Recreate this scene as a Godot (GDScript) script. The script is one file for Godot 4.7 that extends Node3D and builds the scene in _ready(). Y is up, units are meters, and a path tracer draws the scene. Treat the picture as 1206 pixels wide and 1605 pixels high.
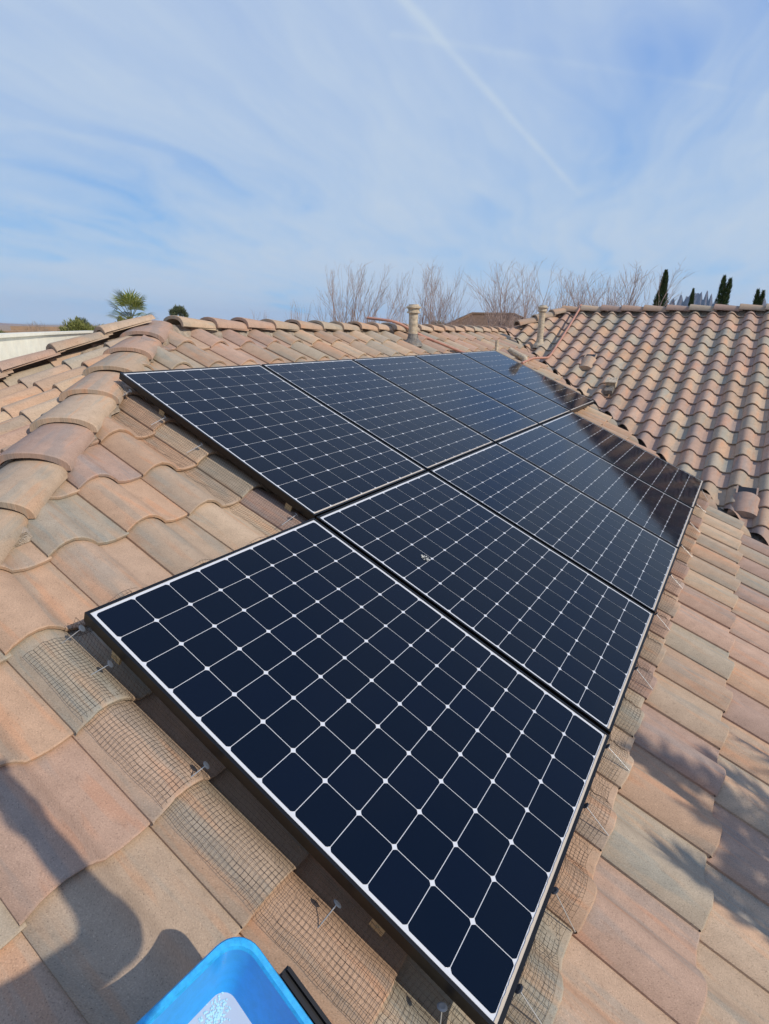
extends Node3D
# A tiled desert roof with ten solar panels.  X runs along the ridge (east), Z is south (down the main slope), Y is up; metres.
const TH := 0.394794            # pitch of the main slope, 22.62 degrees
const Y0 := 4.2                 # height of the panel plane's origin
const TILE_DROP := 0.165        # tiles lie this far below the panel plane
const PU := 0.1378              # solar cell pitch along the row
const PV := 0.1275              # solar cell pitch down the slope
const GU := 0.0635
const GV := 0.0549
var rng := RandomNumberGenerator.new()
var M := {}
var CT := cos(TH)
var ST := sin(TH)

# ------------------------------------------------------------------ mesh helper
class Geo:
	var v := PackedVector3Array()
	var n := PackedVector3Array()
	var t := PackedVector2Array()
	var c := PackedColorArray()
	func tri(a: Vector3, b: Vector3, d: Vector3, na: Vector3, nb: Vector3, nd: Vector3, ta := Vector2.ZERO, tb := Vector2.ZERO, td := Vector2.ZERO) -> void:
		if (b - a).cross(d - a).dot(na + nb + nd) > 0.0:
			v.append(a); v.append(d); v.append(b)
			n.append(na); n.append(nd); n.append(nb)
			t.append(ta); t.append(td); t.append(tb)
		else:
			v.append(a); v.append(b); v.append(d)
			n.append(na); n.append(nb); n.append(nd)
			t.append(ta); t.append(tb); t.append(td)
	func flat(a: Vector3, b: Vector3, d: Vector3, out: Vector3) -> void:
		var nn := (b - a).cross(d - a).normalized()
		if nn.dot(out) < 0.0: nn = -nn
		tri(a, b, d, nn, nn, nn, Vector2(a.x + a.y * 0.3, a.z + a.y), Vector2(b.x + b.y * 0.3, b.z + b.y), Vector2(d.x + d.y * 0.3, d.z + d.y))
	func quad(a: Vector3, b: Vector3, d: Vector3, e: Vector3, out: Vector3) -> void:
		flat(a, b, d, out); flat(a, d, e, out)
	func box(x: Transform3D, s: Vector3) -> void:
		var h := s * 0.5
		var p := []
		for i in 8:
			p.append(x * Vector3(h.x if i & 1 else -h.x, h.y if i & 2 else -h.y, h.z if i & 4 else -h.z))
		for f in [[0, 2, 6, 4], [1, 3, 7, 5], [0, 1, 5, 4], [2, 3, 7, 6], [0, 1, 3, 2], [4, 5, 7, 6]]:
			quad(p[f[0]], p[f[1]], p[f[2]], p[f[3]], (p[f[0]] + p[f[2]]) * 0.5 - x.origin)
	func tube(pts: PackedVector3Array, radii: PackedFloat32Array, sides := 6, caps := true) -> void:
		var m := pts.size()
		var prev: Array = []
		var prevn: Array = []
		var side := Vector3.ZERO
		for i in m:
			var d: Vector3 = (pts[mini(i + 1, m - 1)] - pts[maxi(i - 1, 0)]).normalized()
			if side == Vector3.ZERO:
				side = d.cross(Vector3(0.31, 0.9, 0.27)).normalized()
				if side.length() < 0.5: side = d.cross(Vector3.RIGHT).normalized()
			else:
				side = (side - d * side.dot(d)).normalized()
			var up := d.cross(side)
			var ring := []
			var rn := []
			for k in sides:
				var a := TAU * k / sides
				var q := side * cos(a) + up * sin(a)
				rn.append(q); ring.append(pts[i] + q * radii[i])
			if i > 0:
				for k in sides:
					var k2 := (k + 1) % sides
					tri(prev[k], ring[k], ring[k2], prevn[k], rn[k], rn[k2], Vector2(k * 0.1, i * 0.1), Vector2(k * 0.1, i * 0.1 + 0.1), Vector2(k * 0.1 + 0.1, i * 0.1 + 0.1))
					tri(prev[k], ring[k2], prev[k2], prevn[k], rn[k2], prevn[k2], Vector2(k * 0.1, i * 0.1), Vector2(k * 0.1 + 0.1, i * 0.1 + 0.1), Vector2(k * 0.1 + 0.1, i * 0.1))
			if caps and (i == 0 or i == m - 1):
				var o: Vector3 = -d if i == 0 else d
				for k in sides:
					flat(pts[i], ring[k], ring[(k + 1) % sides], o)
			prev = ring; prevn = rn
	func rod(a: Vector3, b: Vector3, r: float, sides := 6) -> void:
		tube(PackedVector3Array([a, b]), PackedFloat32Array([r, r]), sides)
	func lathe(x: Transform3D, prof: Array, sides := 20) -> void:   # prof: [radius, height] pairs
		for i in prof.size() - 1:
			var a: Array = prof[i]
			var b: Array = prof[i + 1]
			var dn := Vector2(b[1] - a[1], -(b[0] - a[0])).normalized()
			for k in sides:
				var p := TAU * k / sides
				var q := TAU * (k + 1) / sides
				var cp := Vector3(cos(p), 0, sin(p))
				var cq := Vector3(cos(q), 0, sin(q))
				var na := x.basis * (cp * dn.x + Vector3.UP * dn.y)
				var nb := x.basis * (cq * dn.x + Vector3.UP * dn.y)
				var A: Vector3 = x * (cp * a[0] + Vector3.UP * a[1])
				var B: Vector3 = x * (cp * b[0] + Vector3.UP * b[1])
				var C: Vector3 = x * (cq * b[0] + Vector3.UP * b[1])
				var D: Vector3 = x * (cq * a[0] + Vector3.UP * a[1])
				if b[0] > 1e-5: tri(A, B, C, na, na, nb)
				if a[0] > 1e-5: tri(A, C, D, na, nb, nb)
	func arrays() -> Array:
		var a := []
		a.resize(Mesh.ARRAY_MAX)
		a[Mesh.ARRAY_VERTEX] = v; a[Mesh.ARRAY_NORMAL] = n; a[Mesh.ARRAY_TEX_UV] = t
		if c.size() == v.size() and c.size() > 0: a[Mesh.ARRAY_COLOR] = c
		return a
	func mesh() -> ArrayMesh:
		var me := ArrayMesh.new()
		me.add_surface_from_arrays(Mesh.PRIMITIVE_TRIANGLES, arrays())
		return me

func obj(called: String, me: Mesh, m: Material, parent: Node = self) -> MeshInstance3D:
	var o := MeshInstance3D.new()
	o.name = called
	o.mesh = me
	if m: o.material_override = m
	parent.add_child(o, true)
	return o

var used := {}
func numbered(called: String) -> String:
	var k: int = used.get(called, 0)
	used[called] = k + 1
	return called if k == 0 else "%s_%03d" % [called, k]

func thing(called: String, label: String, category: String, at := Vector3.ZERO, group := "") -> Node3D:
	var o := Node3D.new()
	o.name = numbered(called)
	add_child(o)
	o.position = at
	return tag(o, label, category, group)

func tag(o: Node3D, label: String, category: String, group := "") -> Node3D:
	o.set_meta("label", label); o.set_meta("category", category)
	if group != "": o.set_meta("group", group)
	return o

func structure(called: String, me: Mesh, m: Material, label: String, category: String) -> MeshInstance3D:
	var o := obj(called, me, m)
	o.set_meta("kind", "structure"); o.set_meta("label", label); o.set_meta("category", category)
	return o

func mat(col: Color, rough := 0.8, metal := 0.0, spec := 0.5) -> StandardMaterial3D:
	var m := StandardMaterial3D.new()
	m.albedo_color = col; m.roughness = rough; m.metallic = metal; m.metallic_specular = spec
	return m

# panel-plane coordinates: u along the row, v down the slope, h above the panel plane
func PW(u: float, v: float, h: float) -> Vector3:
	return Vector3(u, Y0 - v * ST + h * CT, v * CT + h * ST)
func pdir(u: float, v: float, h: float) -> Vector3:
	return Vector3(u, -v * ST + h * CT, v * CT + h * ST)

# ------------------------------------------------------------------ camera, sky, sun
func _ready() -> void:
	rng.seed = 20240217
	var cam := Camera3D.new()
	cam.name = "camera"
	add_child(cam)
	cam.transform = Transform3D(Basis(Vector3(0.53879, 0.01419, 0.84232), Vector3(0.25531, 0.95009, -0.17931), Vector3(-0.80282, 0.31166, 0.50828)).orthonormalized(), Vector3(-0.85237, 5.08268, 1.63707))
	cam.fov = 85.19
	cam.near = 0.02
	cam.far = 20000.0
	cam.current = true

	var env := Environment.new()
	env.background_mode = Environment.BG_SKY
	var sky := Sky.new()
	var pano := PanoramaSkyMaterial.new()
	pano.panorama = ImageTexture.create_from_image(sky_image())
	sky.sky_material = pano
	env.sky = sky
	env.background_energy_multiplier = 1.0
	env.tonemap_mode = Environment.TONE_MAPPER_LINEAR
	env.tonemap_exposure = 1.08
	env.sdfgi_enabled = true
	env.ssao_enabled = true
	env.ssil_enabled = true
	env.fog_enabled = true
	env.fog_density = 0.00008
	env.fog_light_color = Color(0.72, 0.82, 0.95)
	var we := WorldEnvironment.new()
	we.name = "world_environment"
	we.environment = env
	add_child(we)

	var sun := DirectionalLight3D.new()
	sun.name = "sun"
	sun.light_energy = 1.1
	sun.light_color = Color(1.0, 0.955, 0.89)
	sun.light_angular_distance = 0.53
	sun.shadow_enabled = true
	add_child(sun)
	var el := deg_to_rad(34.5)
	var az := deg_to_rad(0.0)     # from south towards east
	var sd := Vector3(sin(az) * cos(el), sin(el), cos(az) * cos(el))
	sun.look_at_from_position(sd * 50.0, Vector3.ZERO, Vector3.UP)

	make_materials()
	print("materials"); make_ground()
	make_house()
	print("house"); make_panels()
	make_rails()
	make_guards()
	print("panels"); make_roof_fittings()
	make_bucket()
	make_neighbours()
	print("plants"); make_plants()
	make_person()
	print("done")

func sky_image() -> Image:
	var w := 2048
	var h := 1024
	var img := Image.create(w, h, false, Image.FORMAT_RGBF)
	var cir := FastNoiseLite.new()
	cir.seed = 11; cir.noise_type = FastNoiseLite.TYPE_SIMPLEX_SMOOTH; cir.frequency = 0.55; cir.fractal_type = FastNoiseLite.FRACTAL_FBM; cir.fractal_octaves = 4; cir.fractal_gain = 0.5
	var wis := FastNoiseLite.new()
	wis.seed = 29; wis.noise_type = FastNoiseLite.TYPE_SIMPLEX_SMOOTH; wis.frequency = 1.0; wis.fractal_type = FastNoiseLite.FRACTAL_FBM; wis.fractal_octaves = 5; wis.fractal_gain = 0.62
	var trails := [[Vector3(0.778, 0.4138, -0.4726), Vector3(0.9432, 0.1994, -0.2657), 0.0048, 0.34], [Vector3(0.8973, 0.3448, -0.2756), Vector3(0.9572, 0.2862, -0.0423), 0.003, 0.16]]
	for k in trails.size():
		trails[k][0] = (trails[k][0] as Vector3).normalized()
		trails[k][1] = (trails[k][1] as Vector3).normalized()
	var half := h / 2 + 4
	for y in half:
		var pol := (y + 0.5) / h * PI
		var dy := cos(pol)
		var sp := sin(pol)
		var e := maxf(dy, 0.0)
		for x in w:
			var a := (x + 0.5) / w * TAU
			var d := Vector3(sin(a) * sp, dy, -cos(a) * sp)
			# clear air: pale cyan at the horizon, violet blue higher up
			var k := 1.0 - exp(-e * 4.2)
			var cr := lerpf(0.29, 0.175, k)
			var cg := lerpf(0.60, 0.295, k)
			var cb := lerpf(0.88, 0.66, k)
			# thin high cloud on a level sheet
			var q := 1.0 / (e + 0.11)
			var px := d.x * q
			var pz := d.z * q
			var sx := px * 0.97 - pz * 0.24
			var sz := px * 0.24 + pz * 0.97
			var c1 := cir.get_noise_2d(sx * 0.55, sz * 0.95)
			var c2 := wis.get_noise_2d(sx * 0.5 + c1 * 0.9, sz * 2.2 + c1 * 1.4)
			var tau := maxf(0.0, 0.46 + c1 * 0.60 + c2 * 0.34)
			var cov := 1.0 - exp(-tau / (e + 0.20))          # thin cloud is denser along a slant
			cov = clampf(cov + 0.16 * wis.get_noise_2d(sx * 1.1 + 40.0 + c1, sz * 9.0 + c2) * cov, 0.0, 1.0)     # fine fibres
			for tr in trails:
				var A: Vector3 = tr[0]
				var B: Vector3 = tr[1]
				var nn := A.cross(B).normalized()
				var off := absf(d.dot(nn))
				if off < 0.05:
					var along := A.cross(d).dot(nn)
					var full := A.cross(B).dot(nn)
					if d.dot(A) > 0.5 and along > -0.25 and along < full * 1.15:
						var wd: float = tr[2] * (1.25 - 0.55 * clampf(along / full, 0.0, 1.0))
						cov += tr[3] * exp(-pow(off / wd, 2.0)) * smoothstep(full * 1.15, full * 0.8, along) * (0.75 + 1.1 * c2)
			cov = minf(cov, 0.95)
			cr = lerpf(cr, 0.505, cov); cg = lerpf(cg, 0.608, cov); cb = lerpf(cb, 0.738, cov)
			img.set_pixel(x, y, Color(cr, cg, cb))
	img.fill_rect(Rect2i(0, half, w, h - half), Color(0.30, 0.27, 0.23))
	return img

# ------------------------------------------------------------------ materials
func noise_img(sd: int, w: int, h: int, freq: float, oct := 4, gain := 0.5) -> PackedByteArray:
	var f := FastNoiseLite.new()
	f.seed = sd; f.noise_type = FastNoiseLite.TYPE_SIMPLEX_SMOOTH; f.frequency = freq
	f.fractal_type = FastNoiseLite.FRACTAL_FBM; f.fractal_octaves = oct; f.fractal_gain = gain
	var im := f.get_seamless_image(w, h)
	im.convert(Image.FORMAT_L8)
	return im.get_data()

func stretched(sd: int, size: int, k: int, freq: float) -> PackedByteArray:   # streaks along the image's y
	var f := FastNoiseLite.new()
	f.seed = sd; f.noise_type = FastNoiseLite.TYPE_SIMPLEX_SMOOTH; f.frequency = freq
	f.fractal_type = FastNoiseLite.FRACTAL_FBM; f.fractal_octaves = 4
	var im := f.get_seamless_image(size, size / k)
	im.convert(Image.FORMAT_L8)
	im.resize(size, size, Image.INTERPOLATE_CUBIC)
	return im.get_data()

var tile_tex: ImageTexture
var tile_bump: ImageTexture
var tile_mats := []
func make_materials() -> void:
	var s := 1024                      # 1.6 m of tile
	var flash := stretched(5, s, 8, 0.014)
	var flash2 := stretched(9, s, 8, 0.020)
	var pat := noise_img(3, s, s, 0.02, 4)
	var fine := noise_img(7, s, s, 0.30, 2, 0.7)
	var data := PackedByteArray()
	data.resize(s * s * 3)
	var bump := PackedByteArray()
	bump.resize(s * s)
	var r2 := RandomNumberGenerator.new()
	r2.seed = 77
	for i in s * s:
		var f := smoothstep(0.52, 0.74, flash[i] / 255.0)
		var g := smoothstep(0.55, 0.78, flash2[i] / 255.0)
		var p := pat[i] / 255.0 - 0.5
		var w := fine[i] / 255.0 - 0.5
		var rnd := r2.randf()
		var l := 0.85 + p * 0.07 + w * 0.12 + (rnd - 0.5) * 0.09
		if pat[(i * 3 + 501) % (s * s)] > 196: l -= 0.05
		if rnd > 0.992: l += 0.16
		elif rnd < 0.010: l -= 0.20
		var cr := l
		var cg := l
		var cb := l
		cr *= 1.0 - 0.075 * f; cg *= 1.0 - 0.03 * f; cb *= 1.0 + 0.005 * f    # grey green flashing
		cr *= 1.0 + 0.035 * g; cg *= 1.0 - 0.02 * g; cb *= 1.0 - 0.055 * g     # orange flashing
		data[i * 3] = int(clampf(cr, 0, 1) * 255.0); data[i * 3 + 1] = int(clampf(cg, 0, 1) * 255.0); data[i * 3 + 2] = int(clampf(cb, 0, 1) * 255.0)
		bump[i] = int(clampf(0.5 + w * 0.7 + (rnd - 0.5) * 0.35 + p * 0.3, 0, 1) * 255.0)
	tile_tex = ImageTexture.create_from_image(Image.create_from_data(s, s, false, Image.FORMAT_RGB8, data))
	tile_bump = ImageTexture.create_from_image(Image.create_from_data(s, s, false, Image.FORMAT_L8, bump))
	var bases := [Color(0.700, 0.598, 0.508), Color(0.718, 0.598, 0.496), Color(0.698, 0.612, 0.522), Color(0.664, 0.606, 0.526), Color(0.695, 0.582, 0.504), Color(0.662, 0.560, 0.497), Color(0.636, 0.586, 0.516), Color(0.718, 0.626, 0.526)]
	for b in bases.size():
		for k in 3:
			var m := StandardMaterial3D.new()
			var j := 1.0 + rng.randf_range(-0.05, 0.05)
			m.albedo_color = Color(bases[b].r * j / 0.85, bases[b].g * j / 0.85, bases[b].b * j / 0.85)   # the texture's mean is 0.85
			m.albedo_texture = tile_tex
			m.roughness = 0.88
			m.metallic_specular = 0.35
			m.heightmap_enabled = true
			m.heightmap_texture = tile_bump
			m.heightmap_scale = 0.07
			m.uv1_offset = Vector3(rng.randf(), rng.randf(), 0)
			tile_mats.append(m)
	M.underlay = mat(Color(0.20, 0.17, 0.15), 0.95)
	M.frame = mat(Color(0.035, 0.035, 0.04), 0.38, 0.2, 0.5)
	M.backsheet = mat(Color(0.80, 0.81, 0.82), 0.075, 0.0, 0.38)
	M.cell = mat(Color(0.012, 0.052, 0.115), 0.075, 0.0, 0.34)      # cells and backsheet are bonded to the glass: its gloss is theirs
	M.cell2 = mat(Color(0.016, 0.058, 0.126), 0.075, 0.0, 0.34)
	M.wire = mat(Color(0.21, 0.165, 0.13), 0.7, 0.2)
	M.pin = mat(Color(0.80, 0.81, 0.80), 0.35, 0.6)
	M.disc = mat(Color(0.36, 0.39, 0.43), 0.5, 0.2)
	M.rail = mat(Color(0.50, 0.42, 0.32), 0.5, 0.3)
	M.bracket = mat(Color(0.74, 0.64, 0.47), 0.6)
	M.mortar = surface(Color(0.70, 0.64, 0.57), 41, 3.0, 0.25, 0.8)
	M.pvc = surface(Color(0.82, 0.75, 0.64), 43, 4.0, 0.28, 0.1, 0.6)
	M.lead = surface(Color(0.56, 0.53, 0.49), 44, 5.0, 0.35, 0.2, 0.6)
	M.conduit = surface(Color(0.74, 0.54, 0.46), 45, 2.5, 0.15, 0.1, 0.6)
	M.blue = surface(Color(0.12, 0.64, 0.93), 46, 5.0, 0.07, 0.02, 0.38)
	M.worn_lit_rim = surface(Color(0.20, 0.70, 0.95), 47, 9.0, 0.16, 0.02, 0.5)  # paler than the shell: scuffed plastic, plus light on the lip painted in
	M.black = mat(Color(0.06, 0.06, 0.065), 0.5)
	M.suds = mat(Color(0.68, 0.86, 0.92), 0.5)
	M.water = mat(Color(0.70, 0.75, 0.80), 0.06)
	M.stucco = surface(Color(0.92, 0.90, 0.83), 51, 0.6, 0.06, 0.0)
	M.stucco_tan = surface(Color(0.66, 0.55, 0.44), 53, 0.5, 0.10, 0.4)
	M.roof_brown = surface(Color(0.47, 0.37, 0.29), 54, 0.7, 0.22, 0.6)
	M.sand = surface(Color(0.70, 0.60, 0.50), 55, 0.05, 0.30, 0.5)
	M.rock = surface(Color(0.40, 0.37, 0.37), 56, 0.004, 0.45, 0.0)
	M.hill = surface(Color(0.68, 0.58, 0.52), 57, 0.006, 0.30, 0.0)
	M.bark = surface(Color(0.70, 0.61, 0.57), 58, 2.0, 0.2, 0.0)
	M.dust = mat(Color(0.74, 0.69, 0.62), 0.95)
	M.window = mat(Color(0.10, 0.12, 0.14), 0.1)

func surface(col: Color, sd: int, scale: float, vary: float, relief: float, rough := 0.9) -> StandardMaterial3D:
	var s := 256
	var a := noise_img(sd, s, s, 0.02, 5, 0.6)
	var b := noise_img(sd + 100, s, s, 0.2, 2, 0.6)
	var data := PackedByteArray()
	data.resize(s * s * 3)
	var hb := PackedByteArray()
	hb.resize(s * s)
	for i in s * s:
		var l := 1.0 - vary * 0.5 + (a[i] / 255.0 - 0.5) * vary * 1.6 + (b[i] / 255.0 - 0.5) * vary
		var w := (a[(i + 7777) % (s * s)] / 255.0 - 0.5) * vary * 0.35
		data[i * 3] = int(clampf(l + w, 0, 1) * 255.0); data[i * 3 + 1] = int(clampf(l, 0, 1) * 255.0); data[i * 3 + 2] = int(clampf(l - w, 0, 1) * 255.0)
		hb[i] = b[i]
	var m := StandardMaterial3D.new()
	m.albedo_color = col
	m.albedo_texture = ImageTexture.create_from_image(Image.create_from_data(s, s, false, Image.FORMAT_RGB8, data))
	m.roughness = rough
	m.uv1_triplanar = true
	m.uv1_world_triplanar = true
	m.uv1_scale = Vector3.ONE * scale
	if relief > 0.0:
		m.heightmap_enabled = true
		m.heightmap_texture = ImageTexture.create_from_image(Image.create_from_data(s, s, false, Image.FORMAT_L8, hb))
		m.heightmap_scale = relief
	return m

# ------------------------------------------------------------------ ground and far hills
func make_ground() -> void:
	var g := Geo.new()
	var rings := [0.0, 30.0, 80.0, 200.0, 600.0, 2000.0, 7000.0]
	for i in rings.size() - 1:
		for k in 32:
			var a := TAU * k / 32
			var b := TAU * (k + 1) / 32
			var A := Vector3(cos(a), 0, sin(a))
			var B := Vector3(cos(b), 0, sin(b))
			if rings[i] > 0: g.tri(A * rings[i], A * rings[i + 1], B * rings[i + 1], Vector3.UP, Vector3.UP, Vector3.UP)
			g.tri(A * rings[i], B * rings[i + 1], B * rings[i], Vector3.UP, Vector3.UP, Vector3.UP) if rings[i] > 0 else g.tri(Vector3.ZERO, A * rings[1], B * rings[1], Vector3.UP, Vector3.UP, Vector3.UP)
	structure("ground", g.mesh(), M.sand, "flat pale sandy desert ground stretching to the horizon", "ground")
	# low mesas to the north
	var f := FastNoiseLite.new()
	f.seed = 4; f.frequency = 0.0011; f.fractal_octaves = 4
	var hg := Geo.new()
	ridge_strip(hg, f, -0.75, 0.55, 2600.0, 500.0, func(a: float, s: float) -> float: return maxf(0.0, 4.0 + 10.0 * f.get_noise_2d(a * 2600.0, s * 300.0)) * sin(PI * s) * smoothstep(-0.75, -0.6, a) * smoothstep(0.55, 0.4, a), 90, 8)
	structure("hills", hg.mesh(), M.hill, "low hazy tan hills along the horizon behind the palm", "hills")
	# the jagged mountains to the east
	var mf := FastNoiseLite.new()
	mf.seed = 8; mf.frequency = 0.012; mf.fractal_type = FastNoiseLite.FRACTAL_RIDGED; mf.fractal_octaves = 4
	var spires := [[-0.108, 206.0, 0.010], [-0.1005, 190.0, 0.007], [-0.0945, 214.0, 0.008], [-0.088, 198.0, 0.008], [-0.0815, 214.0, 0.008], [-0.0745, 216.0, 0.008], [-0.068, 196.0, 0.009], [-0.061, 176.0, 0.009], [-0.118, 178.0, 0.012], [-0.135, 160.0, 0.02], [-0.09, 206.0, 0.034], [-0.165, 110.0, 0.04], [-0.003, 186.0, 0.014], [0.02, 196.0, 0.02], [-0.03, 120.0, 0.03]]
	var mg := Geo.new()
	ridge_strip(mg, mf, PI * 0.5 - 0.30, PI * 0.5 + 0.25, 4000.0, 900.0, func(a: float, s: float) -> float:
		var z := a - PI * 0.5
		var hgt := 0.0
		for sp in spires:
			hgt = maxf(hgt, sp[1] * exp(-pow(absf((z - sp[0]) / sp[2]), 1.5)))
		var mid := 1.0 - absf(s - 0.55) / 0.55
		return maxf(0.0, hgt * 1.36 * pow(maxf(mid, 0.0), 0.7) * (0.86 + 0.10 * mf.get_noise_2d(z * 4000.0, s * 260.0))) , 420, 14)
	structure("mountains", mg.mesh(), M.rock, "jagged blue grey mountain peaks far beyond the cypress trees", "mountains")

func ridge_strip(g: Geo, _f: FastNoiseLite, a0: float, a1: float, dist: float, deep: float, hf: Callable, na: int, ns: int) -> void:
	# a = 0 is north (-Z), PI/2 east (+X)
	var P := []
	for i in na + 1:
		var row := []
		var a := lerpf(a0, a1, float(i) / na)
		for k in ns + 1:
			var s := float(k) / ns
			var d := dist + deep * (s - 0.5)
			row.append(Vector3(sin(a) * d, hf.call(a, s) - 1.0, -cos(a) * d))
		P.append(row)
	for i in na:
		for k in ns:
			g.quad(P[i][k], P[i + 1][k], P[i + 1][k + 1], P[i][k + 1], Vector3.UP)

# ------------------------------------------------------------------ roof tiles
var TS := [0.0, 0.025, 0.07, 0.13, 0.20, 0.30, 0.40, 0.47, 0.53, 0.575, 0.61, 0.66, 0.74, 0.83, 0.92, 1.04]
func prof(t: float) -> float:
	if t < 0.61:
		var a := t / 0.61
		return 0.008 * (1.0 - a) + 0.058 * pow(maxf(sin(PI * a), 0.0), 0.9)
	var b := (t - 0.61) / 0.39
	return -0.012 * sin(PI * minf(b, 1.0))
const RISE := 0.025
const THICK := 0.015

func tile_geo(pitch: float, expo: float, sd: int) -> Array:
	# triangles of one S tile in its own frame: x across from its left seam, y out, z down the slope with the butt end at z = 0
	# returned as [pos x3, normal x3, uv x3] rows so that they can be clipped
	var r := RandomNumberGenerator.new()
	r.seed = sd
	var zs := [-(expo + 0.055), -0.5 * expo, -0.007, 0.0]
	var out := []
	var n := TS.size()
	var P := []
	var N := []
	for i in n:
		var t: float = TS[i]
		var d := (prof(minf(t + 0.01, 1.04)) - prof(maxf(t - 0.01, 0.0))) / ((minf(t + 0.01, 1.04) - maxf(t - 0.01, 0.0)) * pitch)
		var nn := Vector3(-d, 1.0, -RISE / expo).normalized()
		var jz := r.randf_range(-0.0018, 0.0018)
		var row := []
		for k in zs.size():
			var z: float = zs[k] + (jz if k >= 2 else 0.0)
			var y := prof(t) + RISE * (1.0 + z / expo) - (0.0045 if k == 3 else 0.0)
			row.append(Vector3(t * pitch, y, z))
		P.append(row); N.append(nn)
	for i in n - 1:
		for k in 3:
			var na: Vector3 = N[i]
			var nb: Vector3 = N[i + 1]
			var na2 := na
			var nb2 := nb
			if k == 2:
				na2 = (na + Vector3(0, 0, 0.9)).normalized(); nb2 = (nb + Vector3(0, 0, 0.9)).normalized()
			out.append([P[i][k], P[i + 1][k], P[i + 1][k + 1], na, nb, nb2])
			out.append([P[i][k], P[i + 1][k + 1], P[i][k + 1], na, nb2, na2])
		# butt face
		var lo := Vector3(0, -THICK, -0.004)
		var a: Vector3 = P[i][3]
		var b: Vector3 = P[i + 1][3]
		var f := Vector3(0, -0.1, 1).normalized()
		out.append([a, b, b + lo, f, f, f]); out.append([a, b + lo, a + lo, f, f, f])
		# underside at the butt end
		var back := Vector3(0, -RISE * 0.3, -0.11)
		out.append([a + lo, b + lo, b + lo + back, -N[i], -N[i + 1], -N[i + 1]]); out.append([a + lo, b + lo + back, a + lo + back, -N[i], -N[i + 1], -N[i]])
	# the left lip
	var L := Vector3(0, -0.012, 0)
	for k in 2:
		var a2: Vector3 = P[0][k]
		var b2: Vector3 = P[0][k + 1]
		out.append([a2, b2, b2 + L, Vector3.LEFT, Vector3.LEFT, Vector3.LEFT]); out.append([a2, b2 + L, a2 + L, Vector3.LEFT, Vector3.LEFT, Vector3.LEFT])
	return out

func tris_to_geo(tr: Array, g: Geo, x := Transform3D.IDENTITY, uvo := Vector2.ZERO) -> void:
	for q in tr:
		var a: Vector3 = q[0]
		var b: Vector3 = q[1]
		var d: Vector3 = q[2]
		g.tri(x * a, x * b, x * d, x.basis * (q[3] as Vector3), x.basis * (q[4] as Vector3), x.basis * (q[5] as Vector3), Vector2(a.x + a.y * 0.3, a.z - a.y) / 1.6 + uvo, Vector2(b.x + b.y * 0.3, b.z - b.y) / 1.6 + uvo, Vector2(d.x + d.y * 0.3, d.z - d.y) / 1.6 + uvo)

func clip_tris(tr: Array, nx: float, nz: float, d: float) -> Array:   # keep nx*x + nz*z <= d
	var out := []
	for q in tr:
		var poly := []
		for k in 3:
			var p: Vector3 = q[k]
			var p2: Vector3 = q[(k + 1) % 3]
			var s := nx * p.x + nz * p.z - d
			var s2 := nx * p2.x + nz * p2.z - d
			if s <= 0.0: poly.append([p, q[3 + k]])
			if (s < 0.0 and s2 > 0.0) or (s > 0.0 and s2 < 0.0):
				var f := s / (s - s2)
				poly.append([p.lerp(p2, f), ((q[3 + k] as Vector3).lerp(q[3 + (k + 1) % 3], f)).normalized()])
		for k in range(1, poly.size() - 1):
			out.append([poly[0][0], poly[k][0], poly[k + 1][0], poly[0][1], poly[k][1], poly[k + 1][1]])
	return out

# a slope: x across, y out, z down
func slope_frame(o: Vector3, eu: Vector3, ev: Vector3) -> Transform3D:
	return Transform3D(Basis(eu, ev.cross(eu), ev), o)

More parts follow.
